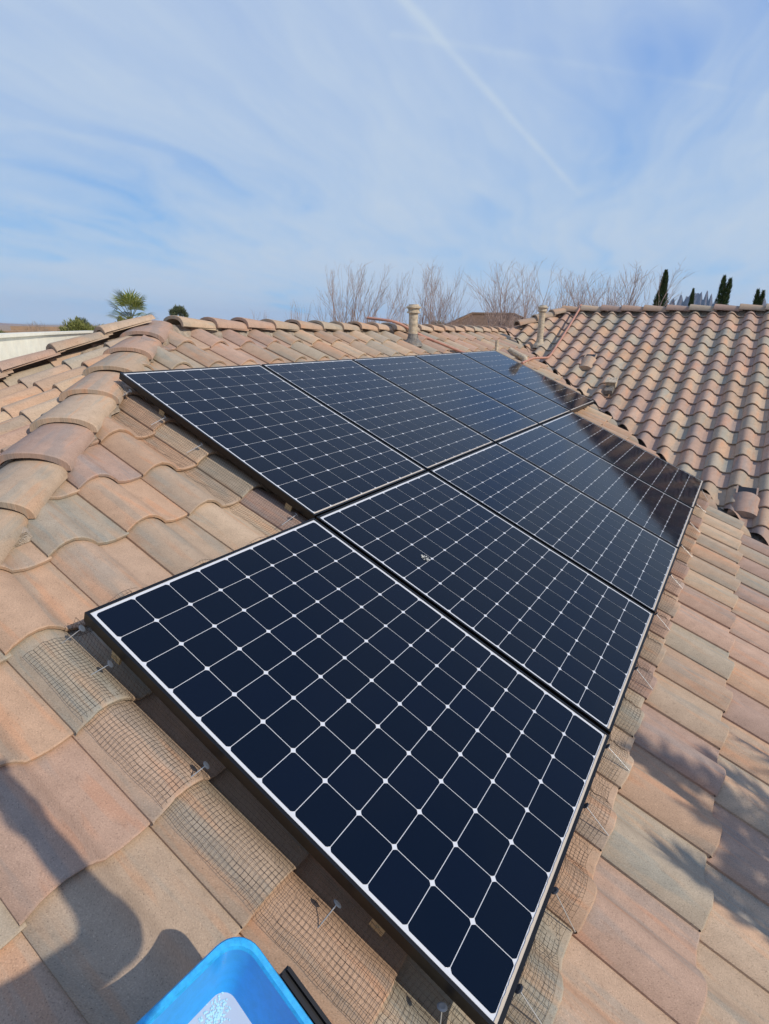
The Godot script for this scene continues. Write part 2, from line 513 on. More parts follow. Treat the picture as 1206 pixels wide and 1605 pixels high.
var tile_jobs := []
func lay_slope(parent: Node3D, fr: Transform3D, x0: float, pitch: float, z0: float, expo: float, cuts: Array, xr: Vector2, zr: Vector2, weights: Array, id: int) -> void:
	var variants := []
	var meshes := []
	for k in 4:
		var tg := tile_geo(pitch, expo, 100 + k + id * 10)
		variants.append(tg)
		var g := Geo.new()
		tris_to_geo(tg, g, Transform3D.IDENTITY, Vector2(0.37 * k, 0.21 * k))
		meshes.append(g.mesh())
	var cam := Vector3(-0.85237, 5.08268, 1.63707)
	var fwd := Vector3(0.80282, -0.31166, -0.50828)
	var i0 := int(floor((xr.x - x0) / pitch)) - 1
	var i1 := int(ceil((xr.y - x0) / pitch)) + 1
	var j0 := int(floor((zr.x - z0) / expo)) - 1
	var j1 := int(ceil((zr.y - z0) / expo)) + 1
	for j in range(j0, j1 + 1):
		for i in range(i0, i1 + 1):
			var x := x0 + i * pitch
			var z := z0 + j * expo
			if z < zr.x or z > zr.y or x + pitch < xr.x or x > xr.y: continue
			# against the cuts
			var inside := true
			var gone := false
			for c in cuts:
				var mx := -1e9
				var mn := 1e9
				for cx in [x, x + pitch * 1.04]:
					for cz in [z, z - expo - 0.055]:
						var s: float = c[0] * cx + c[1] * cz - c[2]
						mx = maxf(mx, s); mn = minf(mn, s)
				if mn >= -0.015: gone = true
				if mx > 0.0: inside = false
			var pick := rng.randf()
			var jx := rng.randf_range(-0.004, 0.004)
			var jz := rng.randf_range(-0.009, 0.009)
			var ja := rng.randf_range(-0.012, 0.012)
			var jy := rng.randf_range(0.0, 0.003)
			var vr := rng.randi() % 4
			var mk := rng.randi() % 3
			if gone: continue
			if id == 2 and vr == 1 and mk == 2: jz += 0.014
			var b := 0
			var acc := 0.0
			for w in weights.size():
				acc += weights[w]
				if pick <= acc:
					b = w
					break
			var x3 := Transform3D(Basis(Vector3.UP, ja), Vector3(x + jx, jy, z + jz))
			var wp := fr * Vector3(x + pitch * 0.5, 0.03, z - expo * 0.5)
			var dv := wp - cam
			var dist := dv.length()
			var size := (fr.basis.y.dot(-dv / dist) + 0.15) / (dist * dist)
			var pv := proj(wp)
			if dv.dot(fwd) < 0.05 or pv.x < -0.12 or pv.x > 1.12 or pv.y < -0.1 or pv.y > 1.12: size *= 0.001
			# under the array nothing shows
			if id == 0:
				var low := 1 if z - expo * 0.5 > -0.027 else 0
				var ua := -0.02 if low == 1 else 1.14
				var ub := 5.82 if low == 1 else 6.98
				if x > ua + 0.22 and x + pitch < ub + 0.1 and z - expo > -1.60 and z < 1.58: size *= 0.0001
			var me = null
			if inside:
				me = meshes[vr]
			else:
				var tr: Array = variants[vr]
				for c in cuts:
					# the cut in the tile's own frame
					tr = clip_tris(tr, c[0], c[1], c[2] - c[0] * x - c[1] * z)
				if tr.is_empty(): continue
				var g2 := Geo.new()
				tris_to_geo(tr, g2)
				me = g2.mesh()
			tile_jobs.append({"size": size, "me": me, "x": x3, "m": b * 3 + mk, "p": parent, "fr": fr})

func proj(p: Vector3) -> Vector2:
	var d := p - Vector3(-0.85237, 5.08268, 1.63707)
	var zc := d.dot(Vector3(0.80282, -0.31166, -0.50828))
	if absf(zc) < 0.01: return Vector2(9, 9)
	return Vector2(0.5 + d.dot(Vector3(0.53879, 0.01419, 0.84232)) / zc * 872.84 / 1206.0, 0.5 - d.dot(Vector3(0.25531, 0.95009, -0.17931)) / zc * 872.84 / 1605.0)

func cap_geo(len: float, w0: float, w1: float, h0: float, h1: float, sd: int) -> Mesh:
	# a ridge or hip tile: z runs down to the butt end at z = 0; x across
	var r := RandomNumberGenerator.new()
	r.seed = sd
	var g := Geo.new()
	var na := 14
	var zs := [-len, -len * 0.5, -0.008, 0.0]
	var P := []
	var N := []
	for i in na + 1:
		var a := lerpf(-PI * 0.5, PI * 0.5, float(i) / na)
		var row := []
		var jz := r.randf_range(-0.002, 0.002)
		for k in 4:
			var f: float = 1.0 + zs[k] / len
			var sx := signf(sin(a)) * pow(absf(sin(a)), 0.9)
			var y := lerpf(h0, h1, f) * pow(maxf(cos(a), 0.0), 0.8)
			var x := lerpf(w0, w1, f) * 0.5 * sx
			if k == 3:
				x *= 0.985; y -= 0.004
			row.append(Vector3(x, y, zs[k] + (jz if k >= 2 else 0.0)))
		P.append(row)
		N.append(Vector3(sin(a) * 0.75, cos(a) + 0.05, 0).normalized())
	for i in na:
		for k in 3:
			var n0: Vector3 = N[i]
			var n1: Vector3 = N[i + 1]
			var e := Vector3(0, 0, 0.9) if k == 2 else Vector3.ZERO
			var A: Vector3 = P[i][k]
			var B: Vector3 = P[i + 1][k]
			var C: Vector3 = P[i + 1][k + 1]
			var D: Vector3 = P[i][k + 1]
			g.tri(A, B, C, n0, n1, (n1 + e).normalized(), uvc(A), uvc(B), uvc(C))
			g.tri(A, C, D, n0, (n1 + e).normalized(), (n0 + e).normalized(), uvc(A), uvc(C), uvc(D))
		var a3: Vector3 = P[i][3]
		var b3: Vector3 = P[i + 1][3]
		var a4 := Vector3(a3.x * 0.86, a3.y - 0.023 if i > 0 else a3.y, a3.z)
		var b4 := Vector3(b3.x * 0.86, b3.y - 0.023 if i < na - 1 else b3.y, b3.z)
		var F := Vector3(0, 0, 1)
		g.tri(a3, b3, b4, F, F, F, uvc(a3), uvc(b3), uvc(b4)); g.tri(a3, b4, a4, F, F, F, uvc(a3), uvc(b4), uvc(a4))
		var bk := Vector3(0, -0.01, -len * 0.9)
		g.tri(a4, b4, b4 + bk, -N[i], -N[i + 1], -N[i + 1]); g.tri(a4, b4 + bk, a4 + bk, -N[i], -N[i + 1], -N[i])
	return g.mesh()
func uvc(p: Vector3) -> Vector2:
	return Vector2(p.x * 1.3, p.z) / 1.6

func cap_row(parent: Node3D, called: String, a: Vector3, b: Vector3, up: Vector3, expo: float, first: float, weights: Array, sd: int, w := 0.275, h := 0.098) -> void:
	# tiles along the line a -> b, butts towards b, each lapping the next one down
	var meshes := [cap_geo(expo + 0.06, w * 0.78, w, h * 0.70, h, sd), cap_geo(expo + 0.06, w * 0.80, w * 0.98, h * 0.70, h * 0.98, sd + 1)]
	var d := (b - a).normalized()
	var r := RandomNumberGenerator.new()
	r.seed = sd
	var n := (up - d * up.dot(d)).normalized()
	var u := n.cross(d)
	var s := first
	while s < (b - a).length():
		var fr := Basis(u, n, d) * Basis(Vector3.RIGHT, -0.046 + r.randf_range(-0.010, 0.010)) * Basis(Vector3.UP, r.randf_range(-0.025, 0.025)) * Basis(Vector3.BACK, r.randf_range(-0.03, 0.03))
		var pick := r.randf()
		var bI := 0
		var acc := 0.0
		for k in weights.size():
			acc += weights[k]
			if pick <= acc:
				bI = k
				break
		var o := obj(called, meshes[r.randi() % 2], tile_mats[bI * 3 + r.randi() % 3], parent)
		o.transform = Transform3D(fr, a + d * s + n * (0.020 + r.randf_range(-0.004, 0.004)))
		s += expo + r.randf_range(-0.006, 0.006)

func mortar_strip(a: Vector3, b: Vector3, side: Vector3, up: Vector3, w: float, sd: int) -> Mesh:
	var f := FastNoiseLite.new()
	f.seed = sd; f.frequency = 9.0; f.fractal_octaves = 3
	var g := Geo.new()
	var len := (b - a).length()
	var nx := int(len / 0.025)
	var P := []
	for i in nx + 1:
		var p := a.lerp(b, float(i) / nx)
		var row := []
		for k in 7:
			var s := float(k) / 6.0
			var reach := w * (0.82 + 0.5 * f.get_noise_2d(i * 0.025, 3.0))
			var y := 0.055 * (1.0 - s * s) + 0.014 * f.get_noise_2d(i * 0.025, s * w * 1.2) - 0.03 * smoothstep(0.8, 1.0, s)
			row.append(p + side * (s * reach) + up * y)
		P.append(row)
	for i in nx:
		for k in 6:
			g.quad(P[i][k], P[i + 1][k], P[i + 1][k + 1], P[i][k + 1], up)
	return g.mesh()

func slab(pts: Array, up: Vector3, thick: float) -> Mesh:
	var g := Geo.new()
	for k in range(1, pts.size() - 1):
		g.flat(pts[0], pts[k], pts[k + 1], up)
		g.flat(pts[0] - up * thick, pts[k] - up * thick, pts[k + 1] - up * thick, -up)
	var c := Vector3.ZERO
	for p in pts: c += p / pts.size()
	for k in pts.size():
		var a: Vector3 = pts[k]
		var b: Vector3 = pts[(k + 1) % pts.size()]
		g.quad(a, b, b - up * thick, a - up * thick, (a + b) * 0.5 - c)
	return g.mesh()

func make_house() -> void:
	var house := thing("house", "stucco house under a tan concrete tile hip roof with a taller cross wing", "house")
	var near_w := [0.20, 0.20, 0.14, 0.12, 0.13, 0.09, 0.05, 0.07]
	var wing_w := [0.20, 0.03, 0.10, 0.12, 0.24, 0.23, 0.08, 0.0]
	# main slope: x = u, z = v
	var fm := slope_frame(PW(0, 0, -TILE_DROP), Vector3.RIGHT, pdir(0, 1, 0))
	var ridge_v := -2.574
	var apex := fm * Vector3(2.08, 0, ridge_v)
	var rr := 0.83
	var eave := 3.55
	var hip_u := func(v: float) -> float: return 2.08 - (v - ridge_v) * CT / rr
	var val_u := func(v: float) -> float: return 7.315 - CT * v
	var sub := -0.022
	var s1 := obj("roof_slope", slab([fm * Vector3(2.08, sub, ridge_v), fm * Vector3(val_u.call(ridge_v), sub, ridge_v), fm * Vector3(val_u.call(eave), sub, eave), fm * Vector3(hip_u.call(eave), sub, eave)], fm.basis.y, 0.05), M.underlay, house)
	# u >= 2.08 - (v - ridge_v) * CT / rr   ->  -u - v*CT/rr <= -2.08 - ridge_v*CT/rr ... written as nx*x + nz*z <= d
	lay_slope(s1, fm, 0.4316, 0.3228, 2.3928, 0.3548, [[-1.0, -CT / rr, -2.08 - ridge_v * CT / rr - 0.02], [1.0, CT, 7.315 - 0.055]], Vector2(-4.6, 9.8), Vector2(ridge_v + 0.2, eave), near_w, 0)
	# west slope
	var th := atan(rr * tan(TH))
	var fh := slope_frame(apex, Vector3(0, 0, 1), Vector3(-cos(th), -sin(th), 0))
	var r2 := 0.12
	var zmax := 6.6
	var s2 := obj("roof_slope", slab([fh * Vector3(0, sub, 0), fh * Vector3(rr * cos(th) * zmax, sub, zmax), fh * Vector3(-r2 * cos(th) * zmax, sub, zmax)], fh.basis.y, 0.05), M.underlay, house)
	lay_slope(s2, fh, 0.50, 0.215, 0.825, 0.328, [[1.0, -rr * cos(th), -0.02], [-1.0, -r2 * cos(th), -0.01]], Vector2(-2.2, 5.4), Vector2(0.1, 4.2), near_w, 1)
	# north slope, behind the ridge
	var nb := apex + Vector3(-zmax * cos(th), -zmax * sin(th), -r2 * zmax * cos(th))
	var n_dir := Vector3(0, -1, -r2 / tan(th)).normalized()
	var nr := Vector3(9.69, apex.y, apex.z)
	var ndown := (apex.y - nb.y) / -n_dir.y
	var nup := Vector3(0, r2 / tan(th), -1).normalized()
	obj("roof_slope", slab([apex + nup * sub, nr + nup * sub, nr + n_dir * ndown + nup * sub, nb + nup * sub], nup, 0.05), M.underlay, house)
	# the wing
	var wtop := Vector3(10.58, 5.408, 0)
	var fw := slope_frame(wtop, Vector3(0, 0, 1), Vector3(-CT, -ST, 0))
	var zv := 8.2
	var s3 := obj("roof_slope", slab([fw * Vector3(-1.552, sub, 0), fw * Vector3(-2.44, sub, 0.963), fw * Vector3(7.25 - 10.58 + CT * 6.3, sub, 6.3), fw * Vector3(9.0, sub, 6.3), fw * Vector3(9.0, sub, 0)], fw.basis.y, 0.05), M.underlay, house)
	lay_slope(s3, fw, 0.85, 0.268, 0.15, 0.301, [[-1.0, CT, 10.58 - 7.25 - 0.06], [-1.0, -CT, 1.552 - 0.02]], Vector2(-2.5, 4.6), Vector2(0.1, 6.2), wing_w, 2)
	var wr := wtop + Vector3(0, 0, 9.0)
	var wl := wtop + Vector3(0, 0, -1.552)
	obj("roof_slope", slab([wl + Vector3(0, sub, 0), wr + Vector3(0, sub, 0), wr + Vector3(5.8, -2.417 + sub, 0), wl + Vector3(5.8, -2.417 + sub, -5.8)], Vector3(ST, CT, 0), 0.05), M.underlay, house)
	obj("roof_slope", slab([wl + Vector3(0, sub, 0), wl + Vector3(5.8, -2.417 + sub, -5.8), wl + Vector3(-5.8, -2.417 + sub, -5.8)], Vector3(0, CT, -ST), 0.05), M.underlay, house)
	# the tiles: the 300 that show largest are single, the rest are one joined field
	tile_jobs.sort_custom(func(p, q): return p.size > q.size)
	var rest := {}
	for i in tile_jobs.size():
		var jb: Dictionary = tile_jobs[i]
		if i < 315:
			var o := obj("roof_tile", jb.me, tile_mats[jb.m], jb.p)
			o.transform = jb.fr * jb.x
		else:
			if not rest.has(jb.m): rest[jb.m] = SurfaceTool.new()
			rest[jb.m].append_from(jb.me, 0, jb.fr * jb.x)
	var field := ArrayMesh.new()
	var k := 0
	for mi in rest:
		rest[mi].commit(field)
		field.surface_set_material(k, tile_mats[mi])
		k += 1
	var fo := obj("tile_field", field, null, house)
	fo.set_meta("kind", "stuff")
	# ridges and hips
	var ridge := obj("ridge", mortar_strip(apex + Vector3(0, 0.0, 0.02), nr + Vector3(-0.1, 0, 0.02), pdir(0, 1, 0), Vector3.UP, 0.13, 3), M.mortar, house)
	cap_row(ridge, "ridge_tile", Vector3(9.75, apex.y + 0.026, apex.z), Vector3(1.98, apex.y + 0.026, apex.z), Vector3.UP, 0.363, 0.2, [0.22, 0.1, 0.2, 0.16, 0.08, 0.06, 0.08, 0.10], 21, 0.275, 0.086)
	var hd := Vector3(-1, -rr * tan(TH), rr)
	var hip_end := apex + hd * 5.5
	var hn := (fm.basis.y + fh.basis.y).normalized()
	var hip_out := hn.cross(hd.normalized())
	var hip := obj("hip", mortar_strip(apex + hd * 0.05, hip_end, hip_out if hip_out.x > 0 else -hip_out, fm.basis.y, 0.165, 5), M.mortar, house)
	cap_row(hip, "hip_tile", apex + Vector3(0.03, 0.010, -0.02), hip_end + hn * 0.012, hn, 0.40, 0.36, [0.25, 0.04, 0.25, 0.08, 0.15, 0.18, 0.03, 0.02], 32, 0.335, 0.078)
	var hd2 := Vector3(-1, -tan(th), -r2)
	var hip2 := obj("hip", mortar_strip(apex + hd2 * 0.1, apex + hd2 * 5.5, fh.basis.x, fh.basis.y, 0.10, 6), M.mortar, house)
	cap_row(hip2, "hip_tile", apex + Vector3(0, 0.05, 0), apex + hd2 * 5.5 + Vector3(0, 0.05, 0), (hn + nup).normalized(), 0.37, 0.42, [0.3, 0.04, 0.25, 0.04, 0.2, 0.17, 0.0, 0.0], 44, 0.27, 0.10)
	var hd3 := Vector3(10.58 - 9.69, 5.408 - 5.038, 0.888)
	var hip3 := obj("hip", mortar_strip(nr, wl, Vector3(0.3, 0, 0.9), Vector3.UP, 0.1, 8), M.mortar, house)
	cap_row(hip3, "hip_tile", wl + Vector3(0, 0.05, 0), nr + Vector3(0, 0.05, 0), Vector3.UP, 0.36, 0.30, [0.3, 0.1, 0.3, 0.1, 0.1, 0.1, 0.0, 0.0], 52, 0.29, 0.10)
	var ridge2 := obj("ridge", mortar_strip(wl, wr, Vector3(-CT, -ST, 0), Vector3.UP, 0.11, 9), M.mortar, house)
	cap_row(ridge2, "ridge_tile", wr + Vector3(0, 0.045, 0), wl + Vector3(0, 0.045, -0.08), Vector3.UP, 0.363, 0.10, [0.08, 0.04, 0.12, 0.08, 0.24, 0.38, 0.04, 0.02], 61, 0.29, 0.10)
	# valley flashing
	var va := fm * Vector3(val_u.call(ridge_v), -0.012, ridge_v)
	var vb := fm * Vector3(val_u.call(eave), -0.012, eave)
	var vg := Geo.new()
	vg.quad(va, vb, vb + fm.basis.x * -0.16, va + fm.basis.x * -0.16, Vector3.UP)
	vg.quad(va, vb, vb + fw.basis.x * 0.16, va + fw.basis.x * 0.16, Vector3.UP)
	obj("valley_flashing", vg.mesh(), M.lead, house)
	# stucco walls below the eaves
	var wg := Geo.new()
	wg.box(Transform3D(Basis.IDENTITY, Vector3(3.4, 1.2, 0.3)), Vector3(12.0, 2.4, 5.6))
	wg.box(Transform3D(Basis.IDENTITY, Vector3(10.6, 1.35, 3.0)), Vector3(8.2, 2.7, 11.0))
	obj("wall", wg.mesh(), M.stucco_tan, house)

# ------------------------------------------------------------------ solar panels
func make_panels() -> void:
	var cu := 8.0 * PU
	var cv := 12.0 * PV
	var bd := 0.0105     # white border outside the cells
	var fr := 0.0105     # width of the frame's top
	var ph := 0.040
	# local: x = u, y = h, z = v; origin at the corner of the cell field
	var g := Geo.new()
	var x0 := -bd - fr
	var x1 := cu + bd + fr
	var z0 := -bd - fr
	var z1 := cv + bd + fr
	var top := 0.0015
	for s in [[x0, -bd, z0, z1], [cu + bd, x1, z0, z1], [-bd, cu + bd, z0, -bd], [-bd, cu + bd, cv + bd, z1]]:
		var c := Vector3((s[0] + s[1]) * 0.5, top - ph * 0.5, (s[2] + s[3]) * 0.5)
		g.box(Transform3D(Basis.IDENTITY, c), Vector3(s[1] - s[0], ph, s[3] - s[2]))
	var frame_mesh := g.mesh()
	g = Geo.new()
	g.quad(Vector3(-bd, -0.0018, -bd), Vector3(cu + bd, -0.0018, -bd), Vector3(cu + bd, -0.0018, cv + bd), Vector3(-bd, -0.0018, cv + bd), Vector3.UP)
	g.quad(Vector3(-bd, -0.009, -bd), Vector3(cu + bd, -0.009, -bd), Vector3(cu + bd, -0.009, cv + bd), Vector3(-bd, -0.009, cv + bd), Vector3.DOWN)
	var sheet_mesh := g.mesh()
	# an octagonal cell with softened corners
	g = Geo.new()
	var hx := PU * 0.5 - 0.0011
	var hz := PV * 0.5 - 0.0011
	var ch := 0.0088
	var ring := []
	for q in [[1, 1, false], [1, -1, true], [-1, -1, false], [-1, 1, true]]:
		var a := Vector3(q[0] * hx, 0, q[1] * (hz - ch))
		var m := Vector3(q[0] * (hx - ch * 0.44), 0, q[1] * (hz - ch * 0.44))
		var b := Vector3(q[0] * (hx - ch), 0, q[1] * hz)
		if q[2]: ring.append_array([b, m, a])
		else: ring.append_array([a, m, b])
	# ring order: make it run round
	var ordered := ring.duplicate()
	ordered.sort_custom(func(p, q): return atan2(p.z, p.x) < atan2(q.z, q.x))
	for k in ordered.size():
		var a2: Vector3 = ordered[k]
		var b2: Vector3 = ordered[(k + 1) % ordered.size()]
		g.flat(Vector3.ZERO, a2, b2, Vector3.UP)
		g.quad(a2, b2, b2 + Vector3(0, -0.0005, 0), a2 + Vector3(0, -0.0005, 0), a2 + b2)
	var cell_mesh := g.mesh()
	var proto := Node3D.new()
	proto.name = "solar_panel"
	obj("frame", frame_mesh, M.frame, proto)
	obj("backsheet", sheet_mesh, M.backsheet, proto)
	for j in 12:
		for i in 8:
			var o := obj("solar_cell", cell_mesh, M.cell if (i * 7 + j * 5) % 3 else M.cell2, proto)
			o.position = Vector3((i + 0.5) * PU, -0.0012, (j + 0.5) * PV)
	g = Geo.new()
	var dr := RandomNumberGenerator.new()
	dr.seed = 3
	for k in 90:
		var da := lerpf(-bd, cu + bd, k / 90.0)
		var db := lerpf(-bd, cu + bd, (k + 1) / 90.0)
		g.quad(Vector3(da, 0.0006, cv + bd), Vector3(db, 0.0006, cv + bd), Vector3(db, 0.0006, cv + bd - 0.007 - dr.randf() * 0.002), Vector3(da, 0.0006, cv + bd - 0.007 - dr.randf() * 0.002), Vector3.UP)
	obj("dust_line", g.mesh(), M.dust, proto)
	var labels := {
		"1_0": "solar panel jutting out alone at the blue bucket end of the lower row",
		"1_1": "lower row solar panel with a bird dropping on its glass",
		"1_2": "lower row solar panel next beyond the one with the bird dropping",
		"1_3": "lower row solar panel second from the end at the cross wing valley",
		"1_4": "last solar panel of the lower row, mirroring the cross wing roof along the valley",
		"0_1": "upper row solar panel beside the hip, over wire mesh on tan tiles",
		"0_2": "upper row solar panel second from the hip",
		"0_3": "upper row solar panel in the middle, below the first vent pipe",
		"0_4": "upper row solar panel where the pink conduit comes down from the ridge",
		"0_5": "upper row solar panel at the valley, beside the short white pipe stub"}
	var basis := Basis(Vector3.RIGHT, pdir(0, 0, 1), pdir(0, 1, 0))
	for key in ["1_0", "1_1", "1_2", "1_3", "1_4", "0_1", "0_2", "0_3", "0_4", "0_5"]:
		var r := int(key.get_slice("_", 0))
		var c := int(key.get_slice("_", 1))
		var p: Node3D = proto.duplicate()
		p.name = numbered("solar_panel")
		add_child(p)
		p.transform = Transform3D(basis * Basis(Vector3.RIGHT, rng.randf_range(-0.0012, 0.0012)) * Basis(Vector3.BACK, rng.randf_range(-0.0012, 0.0012)), PW(c * (cu + GU), (r - 1) * (cv + GV), rng.randf_range(-0.001, 0.001)))
		tag(p, labels[key], "solar panel", "solar panels in two rows")
	proto.free()
	# the bird dropping: a loose spatter of small blots
	var sg := Geo.new()
	var r3 := RandomNumberGenerator.new()
	r3.seed = 5
	for k in 46:
		var a := r3.randf() * TAU
		var d := sqrt(r3.randf()) * 0.019
		var c2 := PW(1.404 + cos(a) * d, 0.488 + sin(a) * d * 1.3, 0.0022)
		var rad := r3.randf_range(0.0012, 0.0032)
		sg.lathe(Transform3D(basis, c2), [[rad, 0.0], [rad * 0.7, 0.0006], [0.0, 0.0008]], 7)
	tag(obj("bird_dropping", sg.mesh(), mat(Color(0.80, 0.80, 0.76), 0.9)), "small white bird dropping spattered on a dark solar panel", "bird dropping")

func make_rails() -> void:
	var spec := [[1, 0.124, "aluminium rail under the lower row near its upslope edge"], [1, 1.223, "aluminium rail under the lower row near its downslope edge"], [0, -1.231, "aluminium rail under the upper row near its upslope edge"], [0, -0.21, "aluminium rail under the upper row near its downslope edge"]]
	for s in spec:
		var row: int = s[0]
		var ua := 0.012 if row == 1 else 1.175
		var ub := 5.80 if row == 1 else 6.96
		var t := thing("mounting_rail", s[2], "rail", PW(ua, s[1], -0.075), "rails that carry the solar panels")
		var bs := Basis(Vector3.RIGHT, pdir(0, 0, 1), pdir(0, 1, 0))
		var g := Geo.new()
		var L := ub - ua
		g.box(Transform3D(bs, pdir(L * 0.5, 0, 0)), Vector3(L, 0.050, 0.034))
		obj("bar", g.mesh(), M.rail, t)
		g = Geo.new()
		g.box(Transform3D(bs, pdir(-0.006, 0, -0.004)), Vector3(0.008, 0.066, 0.042))
		g.box(Transform3D(bs, pdir(-0.011, 0.0, -0.018)), Vector3(0.004, 0.010, 0.010))
		obj("end_cap", g.mesh(), M.bracket, t)
		var x := 0.35
		while x < L:
			var fg := Geo.new()
			fg.box(Transform3D(bs, pdir(x, 0, -0.055)), Vector3(0.04, 0.075, 0.012))
			fg.box(Transform3D(bs, pdir(x, 0.0, -0.092)), Vector3(0.07, 0.008, 0.09))
			obj("foot", fg.mesh(), M.rail, t)
			x += 1.25

# ------------------------------------------------------------------ wire mesh round the array
func tile_top(u: float, v: float) -> float:      # height of the tiles over the panel plane (negative)
	var t := (u - 0.4316) / 0.3228
	t -= floor(t)
	var s := (v - 2.3928) / 0.3548
	s = s - floor(s)
	if s == 0.0: s = 1.0
	return -TILE_DROP + prof(t) + RISE * s

func guard(called_label: String, path: Callable, length: float, drop_w: float, lie_w: float, sd: int, clips: Array, ragged := 0.012) -> void:
	# path(s) -> [u, v, out_u, out_v] : points along the panel edge and the outward direction in the roof plane
	var f := FastNoiseLite.new()
	f.seed = sd; f.frequency = 3.5
	var step := 0.0138
	var ns := int(length / step)
	var total := drop_w + lie_w
	var nt := int(total / step)
	var rows := []
	for i in ns + 1:
		var s := i * step
		var p: Array = path.call(s)
		var pts := PackedVector3Array()
		var w1 := lie_w + 0.010 * f.get_noise_1d(s * 0.6 + 50.0)
		for k in nt + 1:
			var q := k * step
			var out := 0.0
			var hh := 0.0
			# from the frame's foot the sheet runs out and down, then lies on the tiles
			var fr := clampf(q / drop_w, 0.0, 1.0)
			out = 0.004 + 0.035 * fr * fr + maxf(0.0, q - drop_w) * (w1 / lie_w)
			var bulge := 0.012 * f.get_noise_2d(s * 2.0, q * 6.0)
			var u: float = p[0] + p[2] * out
			var v: float = p[1] + p[3] * out
			# the sheet is stiff: it rides on a smoothed tile surface
			var th := -1.0
			for dd in [-0.03, 0.0, 0.03]:
				th = maxf(th, tile_top(u + dd, v) - absf(dd) * 0.25)
			th = lerpf(th, tile_top(u, v), 0.35)
			for dv in [-0.04, 0.04]: th = maxf(th, tile_top(u, v + dv) - 0.012)
			hh = lerpf(-0.040, th + 0.005, smoothstep(0.0, 1.0, fr)) + bulge
			hh = maxf(hh, tile_top(u, v) + 0.002)
			pts.append(PW(u, v, hh))
		rows.append(pts)
	var g := Geo.new()
	var rad := 0.00048
	for i in ns + 1:
		var cut := nt - int(absf(f.get_noise_1d(i * 3.1)) * ragged / step)
		var line: PackedVector3Array = rows[i].slice(0, cut + 1)
		var rr := PackedFloat32Array()
		rr.resize(line.size()); rr.fill(rad)
		g.tube(line, rr, 3, false)
	for k in range(0, nt + 1):
		var line := PackedVector3Array()
		for i in ns + 1: line.append(rows[i][k])
		var rr := PackedFloat32Array()
		rr.resize(line.size()); rr.fill(rad)
		g.tube(line, rr, 3, false)
	var t := thing("wire_mesh_guard", called_label, "wire mesh", Vector3.ZERO, "wire mesh closing the gap under the panels")
	var w := obj("wire_mesh", g.mesh(), M.wire, t)
	w.set_meta("kind", "stuff")
	for c in clips:      # [u, v, h of the disc; end u, v, h]
		var a := PW(c[0], c[1], c[2])
		var b := PW(c[3], c[4], c[5])
		var d := (a - b).normalized()
		var sx := d.cross(Vector3.UP).normalized()
		var fc := Geo.new()
		fc.lathe(Transform3D(Basis(sx, d, sx.cross(d)), a), [[0.0, 0.0008], [0.008, 0.0014], [0.0125, 0.0], [0.0125, -0.0015], [0.0, -0.0015]], 18)
		var o := obj("fastener", fc.mesh(), M.disc, t)
		var pg := Geo.new()
		pg.rod(a, b, 0.0016, 6)
		obj("pin", pg.mesh(), M.pin, o)

func make_guards() -> void:
	var eu := -0.0255
	var ev := 12.0 * PV + 0.0255
	# bucket side of the lower row
	var clips := []
	for c in [[-0.045, 0.010, -0.030, -0.100, -0.030, -0.120], [-0.050, 0.170, -0.045, -0.115, 0.130, -0.115], [-0.052, 0.620, -0.045, -0.118, 0.592, -0.120], [-0.055, 1.115, -0.045, -0.125, 1.108, -0.118], [-0.045, 1.430, -0.045, -0.068, 1.468, -0.120]]: clips.append(c)
	guard("dark wire mesh along the panel that juts out beside the blue bucket", func(s: float) -> Array: return [eu, -0.05 + s, -1.0, 0.0], 1.62, 0.085, 0.135, 71, clips)
	# downslope edge of the lower row
	clips = []
	for u in [0.12, 0.42, 0.78, 1.12, 1.75, 2.4, 3.05, 3.7, 4.35, 5.0, 5.6]:
		clips.append([u, ev + 0.012, -0.045, u + 0.010, ev + 0.125, tile_top(u, ev + 0.12) + 0.012])
	guard("long dark wire mesh along the downslope edge of the lower row", func(s: float) -> Array: return [-0.03 + s, ev, 0.0, 1.0], 5.90, 0.075, 0.075, 72, clips)
	# hip side of the upper row
	var u1 := 8.0 * PU + GU - 0.0255
	clips = []
	for c in [[u1 - 0.012, -1.47, -0.045, u1 - 0.05, -1.50, -0.10], [u1 - 0.012, -1.15, -0.050, u1 - 0.085, -1.165, -0.095], [u1 - 0.012, -0.838, -0.050, u1 - 0.085, -0.86, -0.10], [u1 - 0.012, -0.125, -0.050, u1 - 0.085, -0.14, -0.10]]: clips.append(c)
	guard("dark wire mesh beside the hip, along the first upper row panel", func(s: float) -> Array: return [u1, -1.60 + s, -1.0, 0.0], 1.55, 0.085, 0.135, 73, clips)
	# upslope edge of the panel that juts out
	guard("wire mesh peeping out along the upslope edge of the panel that juts out", func(s: float) -> Array: return [-0.02 + s, -0.0255, 0.0, -1.0], 1.10, 0.085, 0.05, 74, [])

